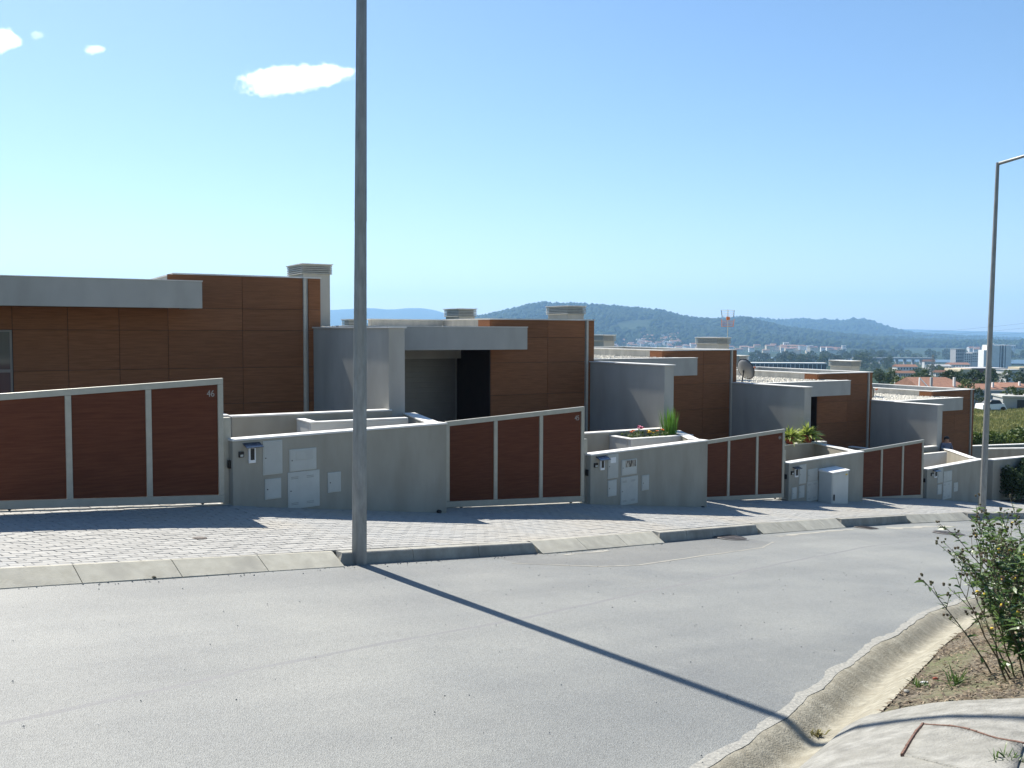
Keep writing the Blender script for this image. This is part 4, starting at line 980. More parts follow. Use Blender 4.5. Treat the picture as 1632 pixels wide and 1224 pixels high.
# ------------------------------------------------------------------ end of the street: low wall, hedge, field
def low_wall(name, p, q, th, zt0, zt1, h, label):
    p, q = Vector(p), Vector(q); d = (q - p); L = d.length
    w = empty(name, (p.x, p.y, zt0 - h), math.degrees(math.atan2(d.y, d.x))); tag(w, label, 'wall')
    hexa('wall_face', [(0, 0, -.6), (L, 0, -.6), (L, th, -.6), (0, th, -.6), (0, 0, h - .04), (L, 0, h + zt1 - zt0 - .04), (L, th, h + zt1 - zt0 - .04), (0, th, h - .04)], 'wall_plaster', w, .006)
    hexa('coping', [(-.01, -.02, h - .039), (L, -.02, h + zt1 - zt0 - .039), (L, th + .02, h + zt1 - zt0 - .039), (-.01, th + .02, h - .039), (-.01, -.02, h), (L, -.02, h + zt1 - zt0), (L, th + .02, h + zt1 - zt0), (-.01, th + .02, h)], 'coping', w)
    return w
low_wall('garden_wall', (16.95, 33.35), (22.5, 37.8), .22, -4.45, -4.72, 1.3, 'low garden wall with white coping under the ivy by the far lamp post')
low_wall('garden_wall', (18.75, 37.4), (24.8, 41.0), .2, -4.55, -4.92, 1.2, 'second low garden wall with white coping in front of the hedge')
low_wall('garden_wall', (17.3, 41.5), (27.0, 46.5), .2, -5.05, -5.35, 1.1, 'pale low wall at the foot of the hedge')

def crown_mesh(name, rx, ry, rz, n_cl, n_lf, lsz, mat, seed, shape=1.0, squash=0.0):
    rnd = random.Random(seed); mb = MB()
    for _ in range(n_cl):
        while True:
            q = Vector((rnd.uniform(-1, 1), rnd.uniform(-1, 1), rnd.uniform(-1, 1)))
            if .25 < q.length < 1: break
        q = q.normalized() * (q.length ** .45) * rnd.uniform(.80, 1.08)
        c = Vector((q.x * rx, q.y * ry, q.z * rz)); cr = rnd.uniform(.16, .34) * min(rx, rz)
        for _ in range(n_lf):
            v = Vector((rnd.gauss(0, 1), rnd.gauss(0, 1), rnd.gauss(0, .8))).normalized() * cr * rnd.uniform(.3, 1)
            nn = (v.normalized() + Vector((rnd.gauss(0, .5), rnd.gauss(0, .5), rnd.gauss(.25, .5)))).normalized()
            a = nn.orthogonal().normalized(); a.rotate(Matrix.Rotation(rnd.uniform(0, 6.28), 3, nn)); b = nn.cross(a); l = lsz * rnd.uniform(.6, 1.3)
            p = c + v; mb.quad(p - a * l, p - b * l * .55, p + a * l, p + b * l * .55)
    me = bpy.data.meshes.new(name); me.from_pydata([tuple(v) for v in mb.v], [], mb.f); me.update(); me.materials.append(MAT[mat]); return me
def trunk_mesh(h, r, seed):
    rnd = random.Random(seed); mb = MB(); mb.tube((0, 0, -.5), (0, 0, h), r, r * .6, 8)
    for k in range(5):
        a = rnd.uniform(0, 6.28); mb.tube((0, 0, h * rnd.uniform(.6, .95)), (math.cos(a) * h * .5, math.sin(a) * h * .5, h * rnd.uniform(1.2, 1.6)), r * .45, r * .15, 6)
    me = bpy.data.meshes.new('trunk'); me.from_pydata([tuple(v) for v in mb.v], [], mb.f); me.update(); me.materials.append(MAT['bark']); return me
CROWNS = {}
for i, (nm, mt) in enumerate((('dark', 'tree_dark'), ('mid', 'tree_mid'), ('light', 'tree_light'))):
    CROWNS[nm] = [crown_mesh('crown', 1, 1, .85, 70, 26, .085, mt, 11 + i), crown_mesh('crown', 1, 1, 1.15, 60, 26, .085, mt, 31 + i)]
TRUNK = trunk_mesh(1.0, .10, 3)
def tree(x, y, z, r, hgt, kind, label, group=None, rot=None, name='tree', var=0):
    e = empty(name, (x, y, z)); tag(e, label, 'tree', group)
    t = bpy.data.objects.new('trunk', TRUNK); col.objects.link(t); t.parent = e; t.scale = (r, r, hgt * .4)
    c = bpy.data.objects.new('crown', CROWNS[kind][var]); col.objects.link(c); c.parent = e
    c.location = (0, 0, hgt - r * (.85 if var == 0 else 1.15)); c.scale = (r, r, r); c.rotation_euler = (0, 0, random.uniform(0, 6.28) if rot is None else rot)
    return e
def at(px, py, Y):
    """ground design helper: world point seen in direction (px,py) of the survey photograph at forward distance Y"""
    f = 1518.85; a, b = px - 816, py - 612; ro = R(.2051); pi_ = R(3.166)
    u = (math.cos(ro) * a + math.sin(ro) * b) / f; v = (-math.sin(ro) * a + math.cos(ro) * b) / f
    d = Vector((u, math.cos(pi_) - v * math.sin(pi_), -math.sin(pi_) - v * math.cos(pi_))); return d * (Y / d.y)

# hedge behind the low walls, and ivy on the garden wall
def leafy_thing(name, p, q, hgt, wid, n, lsz, mat, label, cat, z0):
    p, q = Vector(p), Vector(q); e = empty(name, (p.x, p.y, z0)); tag(e, label, cat); mb = MB(); d = q - p; nn = Vector((-d.y, d.x)).normalized()
    for _ in range(n):
        f = random.random(); w = random.uniform(-1, 1); hh = hgt * (1 - .35 * w * w) * (.82 + .36 * mnoise.noise((f * d.length * .9, 4, 1))) * (random.random() ** .5)
        c = Vector((d.x * f + nn.x * w * wid, d.y * f + nn.y * w * wid, hh))
        nr = Vector((random.gauss(0, 1), random.gauss(0, 1) - .3, random.gauss(.5, .8))).normalized(); a = nr.orthogonal().normalized(); a.rotate(Matrix.Rotation(random.uniform(0, 6.28), 3, nr)); b = nr.cross(a); l = lsz * random.uniform(.6, 1.3)
        mb.quad(c - a * l, c - b * l * .6, c + a * l, c + b * l * .6)
    mb.build('foliage', mat, e)
    st = MB()
    for k in range(10):
        f = (k + .5) / 10; c = Vector((d.x * f, d.y * f, -.2)); st.tube(c, c + Vector((0, 0, hgt * .7)), .03, .015, 5)
    st.build('stems', 'bark', e)['kind'] = 'stuff'
leafy_thing('hedge', (19.0, 47.0), (30.5, 49.5), 1.35, .8, 9000, .10, 'hedge', 'green hedge along the foot of the grassy field', 'hedge', -6.1)
leafy_thing('ivy_bush', (17.55, 33.45), (22.4, 36.9), 1.45, .42, 14000, .065, 'tree_dark', 'dark ivy bush hanging over the low garden wall', 'shrub', -5.85)

# terrain: one sheet from the street to the horizon
RA = [(380, 522), (600, 521), (700, 518), (745, 512), (780, 506), (815, 497), (845, 490), (865, 487.5), (900, 489), (935, 490), (980, 493), (1010, 496), (1050, 499), (1075, 506), (1100, 511), (1130, 513), (1165, 513), (1190, 510.5), (1215, 518), (1250, 526), (1300, 532), (1350, 537), (1400, 541), (1450, 544), (1500, 547), (1632, 550), (1900, 552)]
RB = [(380, 525), (1000, 525), (1150, 512), (1180, 510), (1232, 514), (1313, 513), (1337, 515.5), (1359, 512), (1379, 514), (1401, 520), (1423, 528), (1443, 533), (1477, 537.5), (1526, 540), (1595, 543), (1632, 544.5), (1900, 546)]
RC = [(0, 497), (380, 495), (528, 494), (566, 492), (593, 491), (614, 493), (630, 493), (649, 491), (671, 491), (692, 494), (711, 500), (740, 501), (770, 502), (830, 503), (900, 508), (1000, 512), (1632, 530)]
def elev(tab, x, Y): return at(x, clamp_tab(tab, x), Y).z
PLAIN = [(0, -3.2), (40, -6.9), (60, -6.6), (85, -7.3), (110, -9.0), (135, -12.5), (300, -18.5), (450, -22.5), (900, -35), (1700, -48), (2300, -52), (12000, -55)]
def terrain_z(x, y):
    r = math.hypot(x, y); s, t = xy2st(x, y)
    if y < 30 and r < 200:
        zn = SLOPE * max(-40, min(s, 34)) + Z00 - 1.2
        if r < 45: return zn
    zp = clamp_tab(PLAIN, r)
    sn = max(-40, min(s, 34)); zn = SLOPE * sn + Z00 - 1.2
    z = zn + (zp - zn) * sm((r - 36) / 14)
    if y > 400:
        px = 816 + 1518.85 * x / y
        z += 2.5 * mnoise.noise((x * .004, y * .004, 0))
        for tab, D, wf, wb in ((RA, 3700, 1500, 900), (RB, 5400, 1300, 1200), (RC, 9000, 2200, 1500)):
            hz = elev(tab, px, D); q = (y - D) / (wf if y < D else wb)
            if abs(q) < 1:
                b = .5 + .5 * math.cos(math.pi * q); rough = (1 - b) * b * 4 * 26 * mnoise.noise((x * .0022, y * .0022, D))
                z = max(z, zp + (hz - zp) * b ** .85 + rough * (1 if y < D else .3))
    return z
def terrain():
    rs = [3, 8, 14, 20, 28, 36, 40, 44, 48, 52, 58, 66, 76, 86, 96, 110, 125, 140, 170, 210, 260, 330, 420, 520, 650, 800, 1000, 1250, 1500, 1700, 1900, 2100, 2300, 2450, 2600, 2750, 2900, 3050, 3200, 3300, 3400, 3500, 3600, 3700, 3800, 4000, 4200, 4400, 4600, 4800, 5000, 5150, 5300, 5400, 5550, 5800, 6200, 6600, 7000, 7500, 8000, 8400, 8700, 9000, 9300, 9800, 10400]
    az = [-180 + 4 * i for i in range(0, 53)] + [32 + .25 * i for i in range(0, 440)] + [142 + 4 * i for i in range(0, 10)]
    az = [a for a in az if a < 180]
    V = []; F = []; n = len(az)
    for r in rs:
        for a in az:
            # keep y-distance rings flat across the view so that ridges are sampled on their crest
            k = r / max(.82, math.sin(R(a))) if 50 < a < 130 and r > 200 else r
            x, y = k * math.cos(R(a)), k * math.sin(R(a)); V.append((x, y, terrain_z(x, y)))
    for i in range(len(rs) - 1):
        for j in range(n): F.append((i * n + j, i * n + (j + 1) % n, (i + 1) * n + (j + 1) % n, (i + 1) * n + j))
    V.append((0, 0, terrain_z(.01, .01) - .5)); F += [(len(V) - 1, (j + 1) % n, j) for j in range(n)]
    o = pyd('terrain', V, F, 'terrain', None, True); o['kind'] = 'structure'
terrain()
def field():
    V = []; F = []; nx, ny = 26, 26
    for j in range(ny + 1):
        for i in range(nx + 1):
            y = 46 + 42 * j / ny; x = 12 + y * .22 + 34 * i / nx; r = math.hypot(x, y)
            z = -6.15 - .0 + lerp_tab([(46, 0), (56, .15), (88, -.85), (95, -1.5)], y) + .12 * mnoise.noise((x * .25, y * .25, 1)) + .05 * mnoise.noise((x, y, 1)); V.append((x, y, z))
    for j in range(ny):
        for i in range(nx): a = j * (nx + 1) + i; F.append((a, a + 1, a + nx + 2, a + nx + 1))
    o = pyd('field', V, F, 'field', None, True); o['kind'] = 'structure'
    mb = MB()
    for _ in range(22000):
        y = random.uniform(50, 86); x = random.uniform(y * .44, y * .62); 
        if x < 12 + y * .22: continue
        z = -6.15 + lerp_tab([(46, 0), (56, .15), (88, -.85), (95, -1.5)], y) + .12 * mnoise.noise((x * .25, y * .25, 1)) + .05 * mnoise.noise((x, y, 1))
        hh = random.uniform(.06, .24) * (1 + .8 * mnoise.noise((x * .4, y * .4, 7))); a = random.uniform(0, 6.28); w = random.uniform(.04, .10); dx, dy = math.cos(a) * w, math.sin(a) * w
        mb.tri((x - dx, y - dy, z - .03), (x + dx, y + dy, z - .03), (x + random.uniform(-.15, .15), y + random.uniform(-.15, .15), z + hh))
    g = mb.build('field_grass', 'dry_grass'); tag(g, 'tall green and straw coloured grass in the field', 'grass', kind='stuff')
MAT['dry_grass'] = M('meadow_grass', (.13, .16, .045), (.26, .25, .10), .35, .9, trans=.25)
field()

# forest covering the hills
def forest():
    V = []; F = []; rnd = random.Random(5)
    def blob(x, y, z, r, h):
        i = len(V); k = 5; a0 = rnd.uniform(0, 6.28)
        for q in range(k): V.append((x + r * math.cos(a0 + 6.283 * q / k), y + r * math.sin(a0 + 6.283 * q / k), z + h * .25))
        for q in range(k): V.append((x + r * .75 * math.cos(a0 + .6 + 6.283 * q / k), y + r * .75 * math.sin(a0 + .6 + 6.283 * q / k), z + h * .7))
        V.append((x + rnd.uniform(-.2, .2) * r, y, z + h))
        for q in range(k):
            q2 = (q + 1) % k; F.append((i + q, i + q2, i + k + q2, i + k + q)); F.append((i + k + q, i + k + q2, i + 2 * k))
    for D0, D1, n, tabx, rr in ((2500, 3950, 19000, (560, 1700), 8), (4300, 5600, 5000, (1120, 1700), 11)):
        for _ in range(n):
            Y = D0 + (D1 - D0) * rnd.random() ** .8; px = rnd.uniform(*tabx); x = (px - 816) / 1518.85 * Y; z = terrain_z(x, Y)
            if z < clamp_tab(PLAIN, math.hypot(x, Y)) + 6: continue
            if mnoise.noise((x * .004, Y * .004, 3)) < -.45: continue
            r = rnd.uniform(.7, 1.5) * rr; blob(x, Y, z - 2, r, r * rnd.uniform(1.1, 1.9))
    o = pyd('hill_forest', V, F, 'forest', None, True); tag(o, 'dark pine forest covering the distant hills', 'forest', kind='stuff')
forest()

# river
def river():
    mb = MB()
    for pts in ([(1150, 1320), (1190, 1420), (1260, 1480), (1330, 1500), (1400, 1520), (1700, 1560)],):
        pass
    P = [(1130, 1560, 1760), (1240, 1500, 1720), (1330, 1480, 1690), (1420, 1500, 1640), (1520, 1450, 1600), (1640, 1400, 1620), (1800, 1350, 1650)]
    V = []; F = []
    for px, y0, y1 in P:
        for y in (y0, y1): V.append(((px - 816) / 1518.85 * y, y, -45.0))
    for k in range(len(P) - 1): F.append((2 * k, 2 * k + 2, 2 * k + 3, 2 * k + 1))
    o = pyd('river', V, F, 'river'); o['kind'] = 'structure'
river()

# ------------------------------------------------------------------ far buildings
def house_mesh(name, w, d, h, rh, roof, wall, win=True):
    mb = MB(); mb.box(-w / 2, w / 2, -d / 2, d / 2, -4, h, 0); e = .4
    a, b, c, d_ = (-w / 2 - e, -d / 2 - e, h), (w / 2 + e, -d / 2 - e, h), (w / 2 + e, d / 2 + e, h), (-w / 2 - e, d / 2 + e, h); r0, r1 = (-w / 2 - e, 0, h + rh), (w / 2 + e, 0, h + rh)
    mb.quad(a, b, r1, r0, 1); mb.quad(c, d_, r0, r1, 1); mb.tri(d_, a, r0, 0); mb.tri(b, c, r1, 0); mb.quad(d_, c, b, a, 0)
    if win:
        for k in range(max(2, int(w / 3))):
            x = -w / 2 + (k + .5) * w / max(2, int(w / 3)); mb.box(x - .5, x + .5, -d / 2 - .03, -d / 2 + .1, h * .4, h * .78, 2)
    me = bpy.data.meshes.new(name); me.from_pydata(mb.v, [], mb.f); me.update()
    for m_ in (wall, roof, 'far_dark'): me.materials.append(MAT[m_])
    for p_, i in zip(me.polygons, mb.m): p_.material_index = i
    return me
HM = [house_mesh('town_house', 12, 9, 6, 2.6, 'roof_tile', 'far_white'), house_mesh('town_house', 15, 10, 8, 2.8, 'roof_tile', 'far_white'), house_mesh('town_house', 20, 10, 5, 2.2, 'roof_tile', 'far_cream'), house_mesh('town_house', 11, 9, 9, .4, 'far_grey', 'far_white')]
rnd = random.Random(21)
def town(n, xr, yr, Yr, label, group, weights, sc=1.0, hill=False):
    for _ in range(n):
        px = rnd.uniform(*xr); Y = rnd.uniform(*Yr)
        if hill:
            py = rnd.uniform(*yr); Y = 2500 + (550 - py) * 18; x = (px - 816) / 1518.85 * Y; z = at(px, py, Y).z
        else:
            x = (px - 816) / 1518.85 * Y; z = at(px, rnd.uniform(*yr), Y).z
        o = bpy.data.objects.new('town_house', rnd.choices(HM, weights)[0]); col.objects.link(o); q = sc * rnd.uniform(.8, 1.3)
        o.location = (x, Y, z); o.scale = (q, q, q); o.rotation_euler = (0, 0, rnd.uniform(-.5, .5)); tag(o, label, 'house', group)
town(46, (1015, 1082), (533, 551), (2500, 2800), 'small white house with orange roof in the far hillside town', 'hillside town houses', (3, 4, 2, 2), 1.0, True)
town(34, (950, 1100), (546, 556), (2400, 2600), 'small pale house at the foot of the far hill', 'houses at the hill foot', (3, 2, 2, 3), .9, True)
town(60, (1090, 1345), (552, 561), (2050, 2250), 'small orange roofed house in the row beyond the river trees', 'houses beyond the river', (4, 2, 4, 1), .85)
town(12, (1540, 1632), (556, 562), (1900, 2100), 'far white house on the slope behind the apartment tower', 'houses behind the tower', (3, 3, 1, 2), .9)

def far_thing(name, px, py, Y, yaw, label, cat='building'):
    p = at(px, py, Y); e = empty(name, p, yaw); tag(e, label, cat); return e
def windows(e, x0, x1, z0, z1, nx, nz, y, w=.5, h=.5, mat='far_dark'):
    for i in range(nx):
        for j in range(nz):
            cx = x0 + (i + .5) * (x1 - x0) / nx; cz = z0 + (j + .5) * (z1 - z0) / nz; hw = (x1 - x0) / nx * w / 2; hh = (z1 - z0) / nz * h / 2
            box('window', cx - hw, cx + hw, y - .06, y + .1, cz - hh, cz + hh, mat, e)
def px2m(n, Y): return n * Y / 1518.85
# white tower
e = far_thing('apartment_tower', 1590, 589, 900, 0, 'tall white windowless tower block behind the far lamp post')
box('tower_body', -8.3, 12.5, 0, 14, -6, px2m(39, 900), 'far_white', e, .05); box('tower_wing', -13, -8.32, 1, 12, -6, px2m(31, 900), 'far_white', e, .05)
for x in (1.4, 3.2, 4.2, 6.4): box('dark_stripe', x, x + .8, -.08, .1, -2, px2m(38.6, 900), 'far_dark', e)
box('lift_house', -6, -2, 4, 9, px2m(39, 900) + .01, px2m(41.5, 900), 'far_white', e)
# white apartment blocks
for px, w_, h_, lab in ((1530, 10, 14, 'grey white apartment block left of the tall tower'), (1545, 12, 9.5, 'white apartment block with many windows before the tall tower'), (1557, 11, 10.5, 'pale apartment block directly left of the tall tower')):
    e = far_thing('apartment_block', px, 578, 1000, 8, lab); box('wall', -w_ / 2, w_ / 2, 0, 10, -6, h_, 'far_white' if px != 1530 else 'far_grey', e, .05); windows(e, -w_ / 2, w_ / 2, 0, h_, 5, 4, 0)
    box('roof', -w_ / 2 - .2, w_ / 2 + .2, -.2, 10.2, h_ + .01, h_ + .4, 'far_grey', e)
# brick institutional building
e = far_thing('brick_building', 1566, 605, 420, 4, 'long low brown brick building in front of the tower'); W_ = px2m(80, 420)
box('wall', -W_ / 2 + px2m(20, 420), W_ / 2, 0, 14, -5, px2m(17.5, 420), 'far_brick', e, .03); box('wing', -W_ / 2, -W_ / 2 + px2m(20, 420) - .02, -1.5, 12, -5, px2m(17, 420), 'far_cream', e, .03)
box('brick_facing', -W_ / 2 + 2.0, -W_ / 2 + px2m(19.5, 420), -1.62, -1.51, -3, px2m(16, 420), 'far_brick2', e) if False else None
windows(e, -W_ / 2 + 2, -W_ / 2 + 5.3, .8, 3.2, 4, 1, -1.5, .7, .6, 'far_white'); windows(e, -W_ / 2 + 7, W_ / 2 - 1, 1.2, 3.0, 9, 1, 0, .85, .45, 'far_grey')
box('roof', -W_ / 2 + px2m(20, 420), W_ / 2 + .3, -.3, 14.3, px2m(17.5, 420) + .01, px2m(18.4, 420), 'far_grey', e)
# apartment houses at the right border
e = far_thing('apartment_house', 1615, 606, 330, 10, 'white three storey house right of the brick building'); box('wall', -2.2, 2.2, 0, 6, -4, 3.4, 'far_white', e, .03); windows(e, -2.1, 2.1, -.4, 3.0, 3, 3, 0, .45, .5); box('roof', -2.4, 2.4, -.2, 6.2, 3.41, 3.7, 'far_grey', e)
e = far_thing('apartment_house', 1632, 606, 340, 10, 'yellow apartment house cut by the right border'); box('wall', -2, 4, 0, 6, -4, 4.6, 'far_cream', e, .03); windows(e, -1.8, 3.6, 0, 4.2, 3, 3, 0, .45, .5)
# long open frame building by the river
e = far_thing('long_hall', 1248, 588, 600, -3, 'long low hall with glazed bays near the river trees'); W_ = px2m(136, 600)
box('wall', -W_ / 2, W_ / 2, .5, 8, -4, 3.2, 'far_dark', e); box('roof', -W_ / 2 - .3, W_ / 2 + .3, -.3, 8.3, 3.21, 3.9, 'far_white', e); box('end_wall', -W_ / 2 - .5, -W_ / 2 + .9, -.4, 8, -4, 3.2, 'far_white', e)
for k in range(19): box('column', -W_ / 2 + 1.5 + k * (W_ - 2) / 19, -W_ / 2 + 1.85 + k * (W_ - 2) / 19, .1, .49, -4, 3.2, 'far_white', e)
# viaduct and sheds
e = far_thing('viaduct', 1420, 577, 1300, 4, 'long grey viaduct deck across the valley'); box('deck', -52, 60, 0, 9, 3.6, 6.0, 'far_grey', e)
for k in range(10): box('pier', -48 + k * 11.5, -46.6 + k * 11.5, 1, 8, -6, 3.59, 'far_grey', e)
for px, py, Y, wpx, hpx, roof, lab in ((1500, 588, 760, 36, 7, 'far_grey', 'grey shed with striped wall below the apartment blocks'), (1530, 586, 800, 34, 8, 'roof_tile', 'long shed with orange roof below the apartment blocks'), (1482, 581, 900, 18, 8, 'roof_tile', 'warehouse with orange gable at the end of the viaduct'),
                                       (1446, 590, 520, 34, 9, 'roof_tile', 'orange roofed hall left of the lattice mast'), (1445, 600, 330, 28, 9, 'roof_tile', 'white house with orange roof among the trees left of the mast'), (1500, 599, 300, 18, 9, 'roof_tile', 'white house half hidden by the round dark tree')):
    e = far_thing('shed', px, py, Y, 6, lab); a = px2m(wpx, Y) / 2; hh = px2m(hpx, Y)
    box('wall', -a, a, 0, a * .9, -5, hh * .6, 'far_white', e)
    pyd('roof', [(-a - .3, -.3, hh * .6), (a + .3, -.3, hh * .6), (a + .3, a * .9 + .3, hh * .6), (-a - .3, a * .9 + .3, hh * .6), (-a - .3, a * .45, hh), (a + .3, a * .45, hh)], [(0, 1, 5, 4), (2, 3, 4, 5), (3, 0, 4), (1, 2, 5), (3, 2, 1, 0)], roof, e)
    windows(e, -a, a, 0, hh * .55, 7, 1, 0, .4, .5)
# near houses below the field
e = far_thing('cottage', 1500, 622, 128, 2, 'bungalow with long orange tiled roof and white gable beyond the last roof'); a = px2m(34, 128)
box('wall', -a, a, 0, 7, -5, .5, 'far_white', e)
pyd('roof', [(-a - .4, -.5, .4), (a + 1.0, -.5, .4), (a - .2, 7.5, .4), (-a - .4, 7.5, .4), (-a - .4, 3.4, px2m(15, 128) + .35), (a - .6, 3.4, px2m(15, 128) + .35)], [(0, 1, 5, 4), (2, 3, 4, 5), (3, 0, 4), (1, 2, 5), (3, 2, 1, 0)], 'roof_tile', e)
g = box('gable', -a - .5, -a - .35, -.6, .1, .0, .1, 'far_white', e)
mb = MB(); mb.tube((-a - .45, -.6, .3), (-a + .25, .8, 1.65), .09, .09, 5); mb.tube((-a + .25, .8, 1.65), (-a + .95, -.6, .3), .09, .09, 5); mb.build('barge_board', 'far_white', e)
for x, m_ in ((-1.4, 'far_grey'), (1.75, 'far_white')): box('chimney', x - .12, x + .12, -.2, .2, .4, 1.75, m_, e, .01)
for px, py, Y, wpx, hpx, lab in ((1576, 626, 120, 40, 13, 'orange roofed bungalow just left of the far lamp post'), (1618, 622, 125, 44, 11, 'low tiled roof house behind the bush on the shed')):
    e = far_thing('bungalow', px, py, Y, -3, lab); a = px2m(wpx, Y) / 2; hh = px2m(hpx, Y); box('wall', -a, a, 0, 5, -4, hh * .45, 'far_white', e)
    pyd('roof', [(-a - .3, -.4, hh * .45), (a + .3, -.4, hh * .45), (a + .3, 5.4, hh * .45), (-a - .3, 5.4, hh * .45), (-a + .2, 2.5, hh), (a - .2, 2.5, hh)], [(0, 1, 5, 4), (2, 3, 4, 5), (3, 0, 4), (1, 2, 5), (3, 2, 1, 0)], 'roof_tile', e); box('chimney', a * .4, a * .4 + .2, .5, .8, hh * .5, hh * 1.25, 'far_white', e)
e = far_thing('retaining_wall', 1580, 634, 106, -4, 'pale grey retaining wall left of the concrete shed', 'wall'); box('wall_face', -2.3, 2.6, 0, .4, -3, .85, 'far_grey', e, .02)
e = far_thing('concrete_shed', 1616, 654, 86, -12, 'grey concrete shed at the top of the field'); box('wall', -.95, 2.6, 0, 3.2, -2, 1.15, 'far_grey', e, .02); box('roof', -1.05, 2.8, -.15, 3.4, 1.151, 1.30, 'concrete', e); box('opening', .25, 2.4, -.05, .02, -.3, .95, 'far_dark', e)
e = far_thing('parked_van', 1588, 656, 84, 0, 'white car partly hidden behind the far lamp post', 'car')
hexa('body', [(-1.2, 0, .15), (1.0, 0, .15), (1.0, 1.6, .15), (-1.2, 1.6, .15), (-1.15, .1, .62), (.75, .1, .72), (.75, 1.5, .72), (-1.15, 1.5, .62)], 'white', e, .06); hexa('cabin', [(-.7, .1, .63), (.6, .1, .70), (.6, 1.5, .70), (-.7, 1.5, .63), (-.35, .2, 1.0), (.4, .2, 1.0), (.4, 1.4, 1.0), (-.35, 1.4, 1.0)], 'far_dark', e, .04)
for x in (-.75, .6):
    mb = MB(); mb.tube((x, -.03, .22), (x, .18, .22), .22, .22, 14); mb.build('wheel', 'black', e)
# lattice mast and wires
e = far_thing('lattice_mast', 1486, 607, 240, 0, 'thin lattice pylon rising from the trees', 'pylon'); mb = MB(); Hm = 6.6
for sx in (-1, 1):
    for sy in (-1, 1): mb.tube((sx * .45, sy * .45, -2), (sx * .15, sy * .15, Hm), .05, .04, 4)
for k in range(9):
    z0, z1 = k * Hm / 9, (k + 1) * Hm / 9; a0, a1 = .45 - .3 * k / 9, .45 - .3 * (k + 1) / 9
    for s1, s2 in (((-1, -1), (1, -1)), ((1, -1), (1, 1)), ((1, 1), (-1, 1)), ((-1, 1), (-1, -1))): mb.tube((s1[0] * a0, s1[1] * a0, z0), (s2[0] * a1, s2[1] * a1, z1), .03, .03, 4)
for z in (4.2, 5.4, 6.3): mb.tube((-.9, 0, z), (.9, 0, z), .04, .04, 4)
mb.build('lattice', 'galv', e)
for k, (ya, yb) in enumerate(((536, 506), (540, 515), (543, 525))):
    a = at(1340, ya - 4, 420); b = at(1760, yb - 6, 180); mb = MB(); pv = a
    for q in range(1, 25):
        f = q / 24; p = a.lerp(b, f) - Vector((0, 0, 4 * f * (1 - f) * 1.5)); mb.tube(pv, p, .018, .018, 4, 0, False); pv = p
    o = mb.build('power_line', 'dark_metal'); tag(o, ('highest', 'middle', 'lowest')[k] + ' of the faint overhead wires in the right sky', 'wire')

# ------------------------------------------------------------------ trees
def ptree(px, py_top, py_base, Y, kind, label, group=None, var=0, wpx=None, name='tree'):
    b = at(px, py_base, Y); t = at(px, py_top, Y); h = t.z - b.z; r = px2m(wpx, Y) / 2 if wpx else h * .5
    tree(b.x, b.y, b.z - .6, r, h + .6, kind, label, group, None, name, var)
N_ = 'trees among the houses beyond the field'
ptree(1513, 590, 609, 175, 'dark', 'large round dark tree right of the lattice pylon', N_, 0, 30)
ptree(1553, 590, 611, 165, 'dark', 'dark spreading tree in front of the brick building', N_, 0, 32)
ptree(1470, 587, 610, 190, 'mid', 'grey green tree left of the lattice pylon', N_, 1, 24)
ptree(1541, 605, 624, 118, 'light', 'yellow green tree above the bungalow roof', N_, 0, 26)
ptree(1568, 602, 622, 128, 'mid', 'mid green tree behind the orange bungalow', N_, 0, 24)
ptree(1556, 616, 652, 100, 'dark', 'dark tree just right of the last house roof', N_, 1, 20)
ptree(1436, 600, 618, 150, 'light', 'yellow green bush at the roof edge of the fourth house', N_, 0, 34)
ptree(1420, 592, 612, 170, 'mid', 'green tree above the gravel roof of the last house', N_, 0, 22)
ptree(1402, 594, 612, 165, 'dark', 'dark green tree next to the fourth house roof corner', N_, 0, 16)
ptree(1455, 597, 616, 160, 'mid', 'dense green tree in front of the orange roofed hall', N_, 0, 24)
ptree(1486, 601, 616, 150, 'mid', 'low green tree at the foot of the pylon', N_, 0, 22)
ptree(1530, 603, 618, 140, 'dark', 'low dark tree behind the bungalow roof', N_, 0, 18)
ptree(1614, 617, 635, 88, 'mid', 'bushy tree growing behind the concrete shed', N_, 0, 30)
ptree(1590, 629, 652, 95, 'mid', 'green shrub beside the retaining wall', N_, 0, 16)
ptree(1567, 633, 654, 96, 'dark', 'dark shrub left of the white car', N_, 0, 18)
ptree(1600, 624, 645, 104, 'dark', 'dark shrub behind the concrete shed wall', N_, 0, 18)
ptree(1630, 622, 640, 98, 'light', 'light green shrub at the right border above the shed', N_, 0, 18)
ptree(1626, 600, 614, 180, 'dark', 'small dark tree before the yellow apartment house', N_, 0, 14)
rt = random.Random(4)
for _ in range(120):
    px = rt.uniform(1195, 1420); Y = rt.uniform(900, 1450); yb = 528 + 3 + 1518.85 * 38 / Y * (1.0) - 2; top = rt.uniform(7, 13) * 1000 / Y * 1.2
    yb = rt.uniform(574, 592) if Y < 1200 else rt.uniform(568, 578)
    kk = rt.choice(('dark', 'mid', 'mid', 'dark')); kd = 'small dark' if kk == 'dark' else 'small mid green'
    ptree(px, yb - top, yb, Y, kk, kd + ' tree in the belt along the river', 'river tree belt', rt.choice((0, 1)), top * rt.uniform(.9, 1.4))
for _ in range(70):
    px = rt.uniform(1340, 1632); Y = rt.uniform(1600, 2100); yb = rt.uniform(563, 572); top = rt.uniform(5, 9)
    ptree(px, yb - top, yb, Y, rt.choice(('dark', 'mid', 'light', 'mid')), 'far tree in the wooded plain below the hill', 'trees on the far plain', 0, top * rt.uniform(1.2, 2.0))
